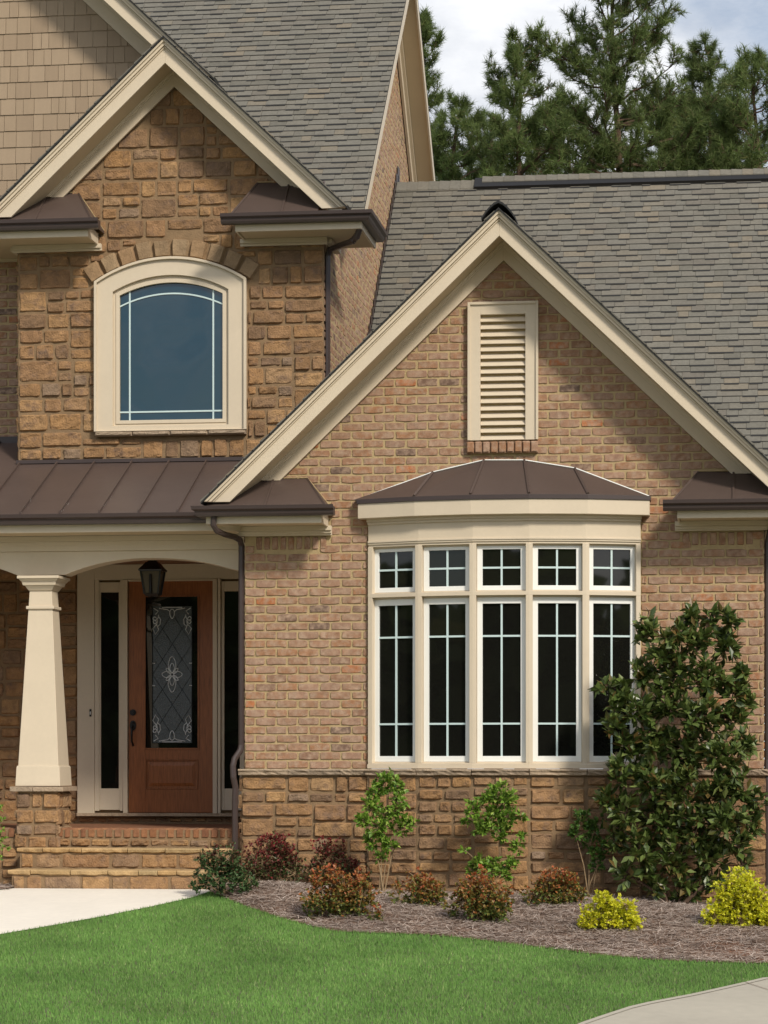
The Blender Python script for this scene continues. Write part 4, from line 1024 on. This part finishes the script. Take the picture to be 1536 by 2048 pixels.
def interp(poly, n):
    P = np.array(poly); d = np.r_[0, np.cumsum(np.hypot(*np.diff(P, axis=0).T))]; t = np.linspace(0, d[-1], n); return [(np.interp(a, d, P[:, 0]), np.interp(a, d, P[:, 1])) for a in t]
def gp(lst): return [gat(a, b)[:2] for a, b in lst]
edge = gp([(420, 1785), (450, 1798), (500, 1817), (560, 1837), (600, 1848), (650, 1860), (680, 1866), (760, 1868), (847, 1871), (920, 1877), (992, 1886), (1060, 1894), (1126, 1902), (1210, 1913), (1293, 1921), (1370, 1925), (1432, 1927), (1536, 1929)])
e_last = edge[-1]; edge2 = edge + [(e_last[0] + 1.5, e_last[1] + .1), (e_last[0] + 4, e_last[1] + .8)]
topb = [(xa(408, 0) + (p[0] - edge2[0][0]) * 1.0, .1) for p in edge2]
NB = 60
E2 = interp(edge2, NB); T2 = [(x, .15 if x > -2.1 else -.0) for x, _ in E2]
def mulch_dz(x, y, t): return .012 + .07 * math.sin(math.pi * min(1, max(0, t))) * (1 if x > -1.6 else max(0, (x + 2.3) / .7)) + .02 * math.sin(x * 2.1 + y * 1.7)
def bedz(x, y, t): return .01 + (mulch_dz(x, y, t) - .01) * min(1, (1 - t) * 5)
bed = sheet('mulch_bed', T2, E2, SOIL, bedz)
# left bed scrap
LB = [(-7, -.0), (-6, 0.15), (sx(20, Y3), .15)]; LB2 = [(-7, -.75), (xa(0, -.6), -.70), (sx(26, -.46), -.46)]
sheet('mulch_bed', LB, LB2, SOIL, .02)
# front walk
wl_bot = gp([(420, 1785), (385, 1797), (300, 1816), (200, 1836), (100, 1854), (0, 1871)]); wl_bot += [(wl_bot[-1][0] - .9, wl_bot[-1][1] - 1.2), (wl_bot[-1][0] - 2.5, wl_bot[-1][1] - 3.5)]
W2 = interp(wl_bot, 40); k_ = np.linspace(0, 1, 40)
walk_top = interp([(xa(421, -.43), -.43), (xa(20, -.43), -.43), (xa(-40, -.8), -.8), (-7, -2.0), (-9, -3.5)], 40)
sheet('front_walk', walk_top, W2, CONC, .012, 10)
# near path, bottom right
pe = gp([(1536, 1957), (1494, 1967), (1388, 1991), (1271, 2013), (1165, 2048)]); d_ = (pe[-1][0] - pe[-2][0], pe[-1][1] - pe[-2][1])
pe = [(pe[0][0] + 3.2, pe[0][1] + 1.2), (pe[0][0] + 1.2, pe[0][1] + .55)] + pe + [(pe[-1][0] + d_[0] * 1.2, pe[-1][1] + d_[1] * 1.8), (pe[-1][0] + d_[0] * 1.6, pe[-1][1] + d_[1] * 5)]
P2 = interp(pe, 40); q2 = [(x + 1.6 + .6, y - 2.6) for x, y in P2]
cp_ = sheet('curved_path', P2, q2, CONC2, .012, 10)
j0, j1 = gat(1490, 1968), gat(1620, 2010); jm = MB(); jm.add([(j0[0], j0[1], j0[2] + .018), (j1[0], j1[1], j1[2] + .018), (j1[0], j1[1] - .016, j1[2] + .017), (j0[0], j0[1] - .016, j0[2] + .017)], [(0, 1, 2, 3)]); jm.build('control_joint', SOIL, cp_)
kerb = MB(); 
sheet('path_edge', P2, [(x + .03, y - .05) for x, y in P2], CONC2, .017, 1)

# scatter helpers
def ingr(pts, poly):
    x, y = pts[:, 0], pts[:, 1]; ins = np.zeros(len(pts), bool); P = poly; j = len(P) - 1
    for i in range(len(P)):
        xi_, yi_ = P[i]; xj, yj = P[j]
        c = ((yi_ > y) != (yj > y)) & (x < (xj - xi_) * (y - yi_) / (yj - yi_ + 1e-12) + xi_); ins ^= c; j = i
    return ins
def gz(x, y):
    s = np.maximum(0, -0.62 - y)
    return -0.04 - 0.08 * np.minimum(s, 8.5) - .006 * np.clip(s - 8.5, 0, 30) - 0.03 * np.clip(x + 2, 0, 6)
lawn_poly = [tuple(p) for p in W2[:-6]][::-1] + [tuple(p) for p in E2[1:]] + [(e_last[0] + 4, -9)] + [tuple(p) for p in P2[2:]] + [(P2[-1][0], -15), (-6.5, -15)]
n = 620000
pts = np.c_[RNG.uniform(-5.6, 4.2, n), RNG.uniform(-10.8, -.3, n)]
pts = pts[ingr(pts, lawn_poly)]
n = len(pts); x, y = pts.T; z = gz(x, y)
patch = (np.sin(x * 3.1 + np.sin(y * 2.3) * 2) + np.sin(y * 4.3 + x * 1.3) + 2) / 4
h = RNG.uniform(.018, .04, n); a = RNG.uniform(0, 6.28, n); lean = RNG.uniform(0, .022, n); wd = RNG.uniform(.0022, .0042, n); la_ = RNG.uniform(0, 6.28, n)
V = np.zeros((n, 3, 3)); V[:, 0] = np.c_[x - np.cos(a) * wd, y - np.sin(a) * wd, z]; V[:, 1] = np.c_[x + np.cos(a) * wd, y + np.sin(a) * wd, z]; V[:, 2] = np.c_[x + np.cos(la_) * lean, y + np.sin(la_) * lean, z + h]
pf = (np.sin(x * 11 + 3 * np.sin(y * 7)) * np.sin(y * 13 + 2 * np.sin(x * 9)) + 1) / 2
rr = np.clip(RNG.uniform(0, .8, n) * (.35 + .45 * patch + .35 * pf) + (RNG.random(n) < .03 + .09 * pf * patch) * .55, 0, 1)
tag(tris('grass', V, rr, GRASS), 'short bright green lawn grass', 'grass', kind='stuff')
# pine straw
bed_poly = [tuple(p) for p in E2] + [(6, .1), (XL + .02, .0 - .05), (xa(412, -.3), -.3)]
n = 95000; pts = np.c_[RNG.uniform(-2.8, 4.4, n), RNG.uniform(-5.6, -.06, n)]; pts = pts[ingr(pts, bed_poly)]
p2 = np.c_[RNG.uniform(-6.2, sx(30, -.4), 2500), RNG.uniform(-.66, .12, 2500)]; pts = np.r_[pts, p2]
n = len(pts); x, y = pts.T
Ee = np.array(E2); idx = np.clip(np.searchsorted(Ee[:, 0], x), 0, len(Ee) - 1); yE = Ee[idx, 1]; tt_ = np.clip((.15 - y) / np.maximum(.15 - yE, .1), 0, 1)
bdz = .012 + .07 * np.sin(np.pi * tt_) * np.clip((x + 2.3) / .7, 0, 1) + .02 * np.sin(x * 2.1 + y * 1.7); bdz = .01 + (bdz - .01) * np.minimum(1, (1 - tt_) * 5)
z = gz(x, y) + bdz + RNG.uniform(.002, .022, n)
a = RNG.uniform(0, 6.28, n); l = RNG.uniform(.03, .08, n); wd = RNG.uniform(.0013, .0025, n); tl = RNG.normal(0, .010, n)
dx, dy = np.cos(a) * l, np.sin(a) * l; ex_, ey_ = -np.sin(a) * wd, np.cos(a) * wd
V = np.zeros((n, 4, 3)); V[:, 0] = np.c_[x - dx - ex_, y - dy - ey_, z - tl]; V[:, 1] = np.c_[x + dx - ex_, y + dy - ey_, z + tl]; V[:, 2] = np.c_[x + dx + ex_, y + dy + ey_, z + tl + .001]; V[:, 3] = np.c_[x - dx + ex_, y - dy + ey_, z - tl + .001]
tag(tris('pine_straw', V, RNG.random(n), STRAW), 'brown pine straw mulch spread over the planting bed', 'mulch', kind='stuff')

# ================================================================== PLANTS
def leaves(P, D, ln_, wd_, fold=.25, curl=.15):
    """P base points, D unit directions -> (n*2,4,3) quads (two halves of each leaf), random roll"""
    n = len(P); up = RNG.normal(size=(n, 3)) * .6 + np.array([0, 0, 1.0]); s = np.cross(D, up); s /= np.linalg.norm(s, axis=1)[:, None] + 1e-9; nn = np.cross(s, D)
    l = (ln_ * RNG.uniform(.7, 1.15, n))[:, None]; w_ = (wd_ * RNG.uniform(.75, 1.15, n))[:, None]
    tip = P + D * l - nn * l * curl * RNG.uniform(0, 1.5, n)[:, None]; mid = P + D * l * .5
    L1 = mid + s * w_ + nn * w_ * fold; R1 = mid - s * w_ + nn * w_ * fold
    A = np.stack([P, L1, tip, mid], 1); B = np.stack([P, mid, tip, R1], 1)
    return np.concatenate([A, B])
def unit(v): return v / (np.linalg.norm(v, axis=-1, keepdims=True) + 1e-9)
def plant(name, label, cat, base, blobs, Y, m, ll, lw, dens, per=5, stems=4, stem_r=.008, depth=.8, twigs=True, group=None, stem_mat=STEM, upward=.5, twig_r=.0025, ysp=1.0, tips=False):
    bx, by, bz_ = base; o = empty(name, base); tag(o, label, cat, group)
    Pa, Da = [], []; st = MB(); sroots = [(bx + random.uniform(-.04, .04), by + random.uniform(-.03, .03), bz_ - .02) for _ in range(stems)]
    cen = []
    for (px, py, r) in blobs:
        c0 = np.array(at(px, py, Y)); rad = r / (F / (Y - CAM[1])); c0[1] += random.uniform(-.5, .5) * rad * ysp; cen.append((c0, rad))
    cen.sort(key=lambda q: q[0][2]); done = []
    for i, (c0, rad) in enumerate(cen):
        k = max(4, int(dens * (rad * rad) / (.2 * .2))); g = unit(RNG.normal(size=(k, 3))) * (RNG.uniform(.05, 1, (k, 1)) ** .45) * RNG.uniform(.8, 1.25, (k, 1)); tp = c0 + g * rad * np.array([1, depth, 1])
        rt = np.array(sroots[i % stems]); best, bd_ = None, 9
        for (cj, rj) in done:
            dd = np.linalg.norm(c0 - cj) + 1.5 * max(0, .06 - (c0[2] - cj[2]))
            if dd < bd_: best, bd_ = (cj, rj), dd
        if best is None or np.linalg.norm(c0 - rt) < bd_ * 1.5 or i < stems:
            mid = rt + (c0 - rt) * np.array([.4, .4, .55]); st.tube([tuple(rt), tuple(mid), tuple(c0)], [stem_r, stem_r * .8, stem_r * .5], 5); rs = stem_r * .5
        else:
            st.tube([tuple(best[0]), tuple(c0)], [max(.003, best[1] * .9), max(.0025, best[1] * .6)], 4); rs = best[1] * .7
        done.append((c0, rs))
        for q in range(k):
            t = tp[q]
            if twigs and q % 2 == 0: st.tube([tuple(c0), tuple(t)], [twig_r * 1.3, twig_r * .7], 3, cap=False)
            d0 = unit(t - c0 + np.array([0, 0, rad * upward]))
            d = unit(d0 + RNG.normal(size=(per, 3)) * .75); Pa.append(np.repeat(t[None], per, 0) - d0 * RNG.uniform(0, ll * .5, (per, 1))); Da.append(d)
    Pa, Da = np.concatenate(Pa), np.concatenate(Da); V = leaves(Pa, Da, ll, lw); n = len(Pa); rn = RNG.random(n)
    if tips: hz_ = (Pa[:, 2] - Pa[:, 2].min()) / np.ptp(Pa[:, 2]); rn = np.clip(hz_ * .75 + RNG.normal(0, .24, n) + .2, 0, 1)
    tris('foliage', V, np.r_[rn, rn], m, o); st.build('stems', stem_mat, o)
    return o
def gb_(px, py):
    p = gat(px, py, .07); return p
def gy(px, py): return gat(px, py)[1]
# magnolia
YM = -.75
mb_ = [(1385, 1228, 26), (1425, 1232, 22), (1462, 1240, 22), (1300, 1255, 24), (1278, 1275, 16), (1345, 1265, 30), (1330, 1300, 32), (1400, 1280, 38), (1455, 1290, 34), (1490, 1340, 22), (1205, 1370, 22), (1240, 1380, 26), (1225, 1410, 22), (1290, 1345, 34), (1350, 1350, 44), (1420, 1355, 44), (1470, 1385, 36),
       (1225, 1455, 24), (1270, 1420, 34), (1330, 1410, 44), (1400, 1430, 50), (1465, 1440, 42), (1500, 1405, 20), (1255, 1500, 34), (1310, 1480, 44), (1380, 1500, 50), (1450, 1510, 46), (1498, 1490, 24), (1240, 1550, 34), (1300, 1560, 46), (1370, 1575, 50), (1440, 1580, 46), (1490, 1570, 30),
       (1210, 1600, 28), (1250, 1625, 38), (1320, 1640, 50), (1400, 1650, 50), (1465, 1640, 42), (1512, 1610, 24), (1505, 1650, 20), (1225, 1675, 30), (1280, 1700, 40), (1350, 1715, 44), (1420, 1715, 44), (1480, 1690, 30), (1250, 1745, 26), (1310, 1762, 30), (1375, 1780, 34), (1430, 1765, 28), (1490, 1730, 18)]
bsm = gb_(1345, 1800)
grow_ = lambda L_, k: [(1350 + (a - 1350) * .97, b, c * k) for a, b, c in L_]
plant('magnolia_tree', 'tall glossy dark green magnolia in front of the right end of the bow window', 'tree', (bsm[0], YM, ground(bsm[0], YM)), grow_(mb_, .9), YM, MAGN, .112, .028, 42, per=8, stems=5, stem_r=.018, depth=1.1, stem_mat=BARK, upward=.6, twig_r=.004, ysp=1.4)
grow = lambda L_, k: [(a, b, c * k) for a, b, c in L_]
S1 = [(770, 1562, 24), (795, 1575, 18), (750, 1580, 18), (745, 1612, 22), (800, 1608, 20), (775, 1625, 20), (730, 1640, 18), (765, 1655, 24), (805, 1650, 20), (825, 1645, 9), (745, 1680, 16), (780, 1688, 18), (765, 1712, 12)]
b = gb_(775, 1778); plant('evergreen_shrub', 'slim light green shrub with bare pale stems at left below the bow window', 'shrub', (b[0], -.75, ground(b[0], -.75) + .02), grow(S1, 1.02), -.75, HOLLY, .055, .016, 130, per=6, stems=5, stem_r=.007, group='light green shrubs against the stone base')
S2 = [(1000, 1585, 24), (1020, 1600, 18), (975, 1600, 20), (945, 1615, 18), (985, 1630, 24), (1015, 1635, 22), (930, 1640, 9), (960, 1650, 20), (1045, 1630, 10), (1000, 1665, 20), (930, 1700, 7), (1045, 1672, 9), (1035, 1695, 14), (1020, 1725, 16), (960, 1725, 18), (985, 1735, 20), (1010, 1745, 14), (945, 1740, 12)]
b = gb_(985, 1765); plant('evergreen_shrub', 'bushier light green shrub below the middle of the bow window', 'shrub', (b[0], -.7, ground(b[0], -.7) + .02), grow(S2, 1.05), -.7, HOLLY, .055, .016, 130, per=6, stems=5, stem_r=.007, group='light green shrubs against the stone base')
S3 = [(1165, 1640, 22), (1190, 1655, 22), (1150, 1665, 14), (1180, 1690, 22), (1205, 1700, 18), (1195, 1730, 16), (1160, 1630, 14)]
b = gb_(1195, 1775); plant('evergreen_shrub', 'thin dark green shrub half hidden left of the magnolia', 'shrub', (b[0], -.55, ground(b[0], -.55) + .02), grow(S3, 1.1), -.55, DGREEN, .05, .014, 100, per=6, stems=4, stem_r=.006, group='light green shrubs against the stone base')
def mound(px, py, hw, hh_, n=12, seed=0):
    rr_ = random.Random(seed + px); out = [(px + t * hw * .6, py - min(hw, hh_) * .3, min(hw, hh_) * .34) for t in (-1, 0, 1)]
    for i in range(n):
        a = rr_.uniform(0, math.pi); k = rr_.uniform(.0, 1) ** .5; r = min(hw, hh_) * rr_.uniform(.28, .42)
        out.append((px + math.cos(a) * k * (hw - r * .7), py - r * .6 - math.sin(a) * k * (hh_ - 1.2 * r), r))
    return out
GL = 'low shrubs along the planting bed'
def low(name, label, px, py, hw, hh_, m, ll, lw, dens, cat='shrub', n=14, group=GL, per=6, up=.6, bare=.45):
    b = gb_(px, py)
    if b[1] > -.42: b = (xa(px, -.42), -.42, ground(b[0], -.42) + .05)
    dens *= 4; return plant(name, label, cat, b, mound(px, py + 4, hw * 1.1, hh_ * 1.1, n), b[1], m, ll, lw, dens, per=per, stems=5, stem_r=.005, depth=.9, group=group, stem_mat=STEM, upward=up, tips=m in (ORANL, REDL, ROSEL))
low('rose_bush', 'loose green rose bush with a few red shoots beside the front steps', 445, 1782, 62, 92, ROSEL, .038, .012, 20, n=20)
low('rose_bush', 'dark red leaved rose bush right of the downspout', 548, 1765, 66, 92, REDL, .036, .011, 20, n=22)
low('rose_bush', 'dark red leaved rose bush standing behind the orange tipped shrub', 655, 1760, 58, 82, REDL, .036, .011, 18, n=18)
low('rose_bush', 'small red and green rose bush left of the slim light green shrub', 708, 1765, 34, 48, REDL, .034, .011, 16, n=10)
low('orange_tipped_shrub', 'orange and green mounded shrub leftmost in the straw bed', 678, 1828, 76, 94, ORANL, .034, .012, 24, n=24)
low('orange_tipped_shrub', 'small orange and green mounded shrub below the slim light green shrub', 838, 1812, 54, 72, ORANL, .034, .012, 24, n=18)
low('orange_tipped_shrub', 'round orange and green mounded shrub nearest the lawn in the middle', 955, 1838, 68, 94, ORANL, .034, .012, 26, n=24)
low('orange_tipped_shrub', 'orange and green mounded shrub between the middle shrub and the magnolia', 1115, 1812, 62, 72, ORANL, .034, .012, 24, n=20)
low('orange_tipped_shrub', 'tiny orange sprig lying at the foot of the leftmost orange shrub', 752, 1836, 16, 30, ORANL, .03, .010, 12, n=5)
low('yellow_shrub', 'bright yellow shrub in front of the magnolia', 1222, 1856, 60, 68, YELL, .032, .012, 34, n=22)
low('yellow_shrub', 'larger bright yellow shrub at the right edge of the photo', 1482, 1858, 74, 108, YELL, .034, .012, 34, n=28)
b = at(0, 1740, -.15); plant('evergreen_shrub', 'green shrub at the left edge beside the stone pier', 'shrub', (b[0] - .1, -.15, -.0), [(-5, 1625, 16), (0, 1650, 18), (-12, 1680, 24), (2, 1690, 14), (-5, 1715, 14), (-20, 1640, 20)], -.15, HOLLY, .045, .013, 60, per=6, stems=4)

# ------------------------------------------------------------------ pines behind the house
def pine(px, ytop, hw, Y, label, seed, ybot=470, bare=0.):
    rg = np.random.default_rng(seed); rd = random.Random(seed)
    x0, _, zt_ = at(px, ytop, Y); zb_ = at(px, ybot, Y)[2]; sc_px = F / (Y - CAM[1]); Wd = hw / sc_px
    o = empty('pine_tree', (x0, Y, ground(x0, Y))); tag(o, label, 'tree', 'pine trees behind the house')
    tr_ = MB(); H = zt_ - ground(x0, Y)
    path = [(x0 + .12 * math.sin(k * 1.3 + seed), Y + .1 * math.cos(k + seed), ground(x0, Y) - .3 + (H * .985) * k / 10) for k in range(11)]
    tr_.tube(path, [.28 * (1 - k / 10.6) + .015 for k in range(11)], 8)
    TP, TD = [], []; Wd *= 1.65; nz_l = int((zt_ - zb_) / .09)
    for i in range(nz_l):
        t = (i + rd.random()) / nz_l; z = zb_ + (zt_ - zb_) * t; a = rd.uniform(0, 6.283)
        prof = (1 - t) ** .45 * (.75 + .25 * rd.random()) + .06; 
        if t < .3: prof *= .8 + .2 * rd.random()
        ln_ = Wd * prof * rd.choice([1, 1, .85, .65, 1.12]); el = .35 + .75 * t + rd.uniform(-.15, .15)
        dirh = np.array([math.cos(a), math.sin(a), 0]); p0 = np.array([np.interp(z, [q[2] for q in path], [q[0] for q in path]), Y, z - ln_ * .2]); pts_ = [p0]; cur = p0
        ns = 6
        for q in range(ns):
            e = el * (.4 + .9 * q / ns); cur = cur + (dirh * math.cos(e) + np.array([0, 0, math.sin(e)])) * ln_ / ns + rg.normal(size=3) * .03 * ln_; pts_.append(cur)
        tr_.tube([tuple(p) for p in pts_], [max(.008, .045 * (ln_ / 3) * (1 - q / 7)) for q in range(len(pts_))], 4, cap=False)
        nt_ = max(8, int(ln_ * 16))
        for q in range(nt_):
            f = rd.uniform(.2, 1.0) ** .8 if q > 1 else 1.0; k = min(len(pts_) - 2, int(f * ns)); bp = pts_[k] + (pts_[k + 1] - pts_[k]) * (f * ns - k if k < f * ns else 0)
            bd = unit(pts_[k + 1] - pts_[k]); sdv = unit(bd * .8 + rg.normal(size=3) * .8 + np.array([0, 0, .45])); tl = rd.uniform(.12, .5) * (1.15 - .5 * f) * min(1.5, .5 + ln_ / 2); tp = bp + sdv * tl
            tr_.tube([tuple(bp), tuple(tp)], [.010, .006], 3, cap=False); TP.append(tp); TD.append(unit(sdv + np.array([0, 0, .5])))
            if rd.random() < .6: TP.append(bp + sdv * tl * .5 + rg.normal(size=3) * .04); TD.append(unit(sdv + rg.normal(size=3) * .5))
    TP.append(np.array(path[-1])); TD.append(np.array([0, 0, 1.]))
    TP, TD = np.array(TP), np.array(TD); per = 34; n = len(TP) * per
    P = np.repeat(TP, per, 0); D = np.repeat(TD, per, 0); P = P - D * rg.uniform(-.02, .15, (n, 1)); d = unit(D * .75 + rg.normal(size=(n, 3)) * .62); l = rg.uniform(.13, .25, (n, 1)); sd_ = unit(np.cross(d, rg.normal(size=(n, 3)))) * rg.uniform(.005, .0095, (n, 1))
    V = np.stack([P - sd_, P + sd_, P + d * l], 1); rn = np.clip(np.repeat(rg.random(len(TP)), per) * .7 + rg.random(n) * .3, 0, 1)
    tris('crown', V, rn, PINE, o); tr_.build('trunk', BARK, o)
pine(1232, -95, 150, 36, 'tallest pine with a wide crown rising above the others', 11, 430)
pine(1046, 88, 100, 35, 'pine with a rounded crown above the ridge left of the tallest pine', 12, 450)
pine(905, 210, 75, 37, 'lower pine beside the brown rake of the tall roof', 13, 450)
pine(838, 40, 52, 40, 'pine mostly hidden behind the tall roof with one branch showing', 14, 420)
pine(1412, 95, 78, 38, 'narrow pine just right of the tallest pine', 15, 440)
pine(1512, 120, 95, 35, 'pine at the right edge of the photo', 16, 450)
pine(1145, 215, 95, 40, 'low pine filling the gap left of the tallest trunk', 17, 470)
pine(1335, 200, 100, 41, 'low pine filling the gap right of the tallest trunk', 18, 470)
pine(980, 250, 100, 42, 'lowest pine seen just over the ridge vent', 19, 480)
pine(1450, 230, 100, 43, 'low pine between the narrow pine and the right edge', 20, 480)

# ------------------------------------------------------------------ wood across the street (seen only mirrored in the windows)
n = 26000; x = RNG.uniform(-130, 75, n); hmax = 10.4 - 2.2 * np.exp(-((x + 36) / 9) ** 2) + 1.2 * np.sin(x * .23) + 1.4 * np.sin(x * .71 + 1); z = RNG.uniform(0, 1, n) ** .8 * hmax - .8; y = -75 + RNG.normal(0, 2, n)
c = np.c_[x, y, z]; d1 = unit(RNG.normal(size=(n, 3))) * 1.2; d2 = unit(RNG.normal(size=(n, 3))) * 1.2
V = np.stack([c - d1, c - d2, c + d1, c + d2], 1)
tag(tris('wood', V, RNG.random(n), PINE), 'dense dark wood across the street', 'wood', kind='stuff')
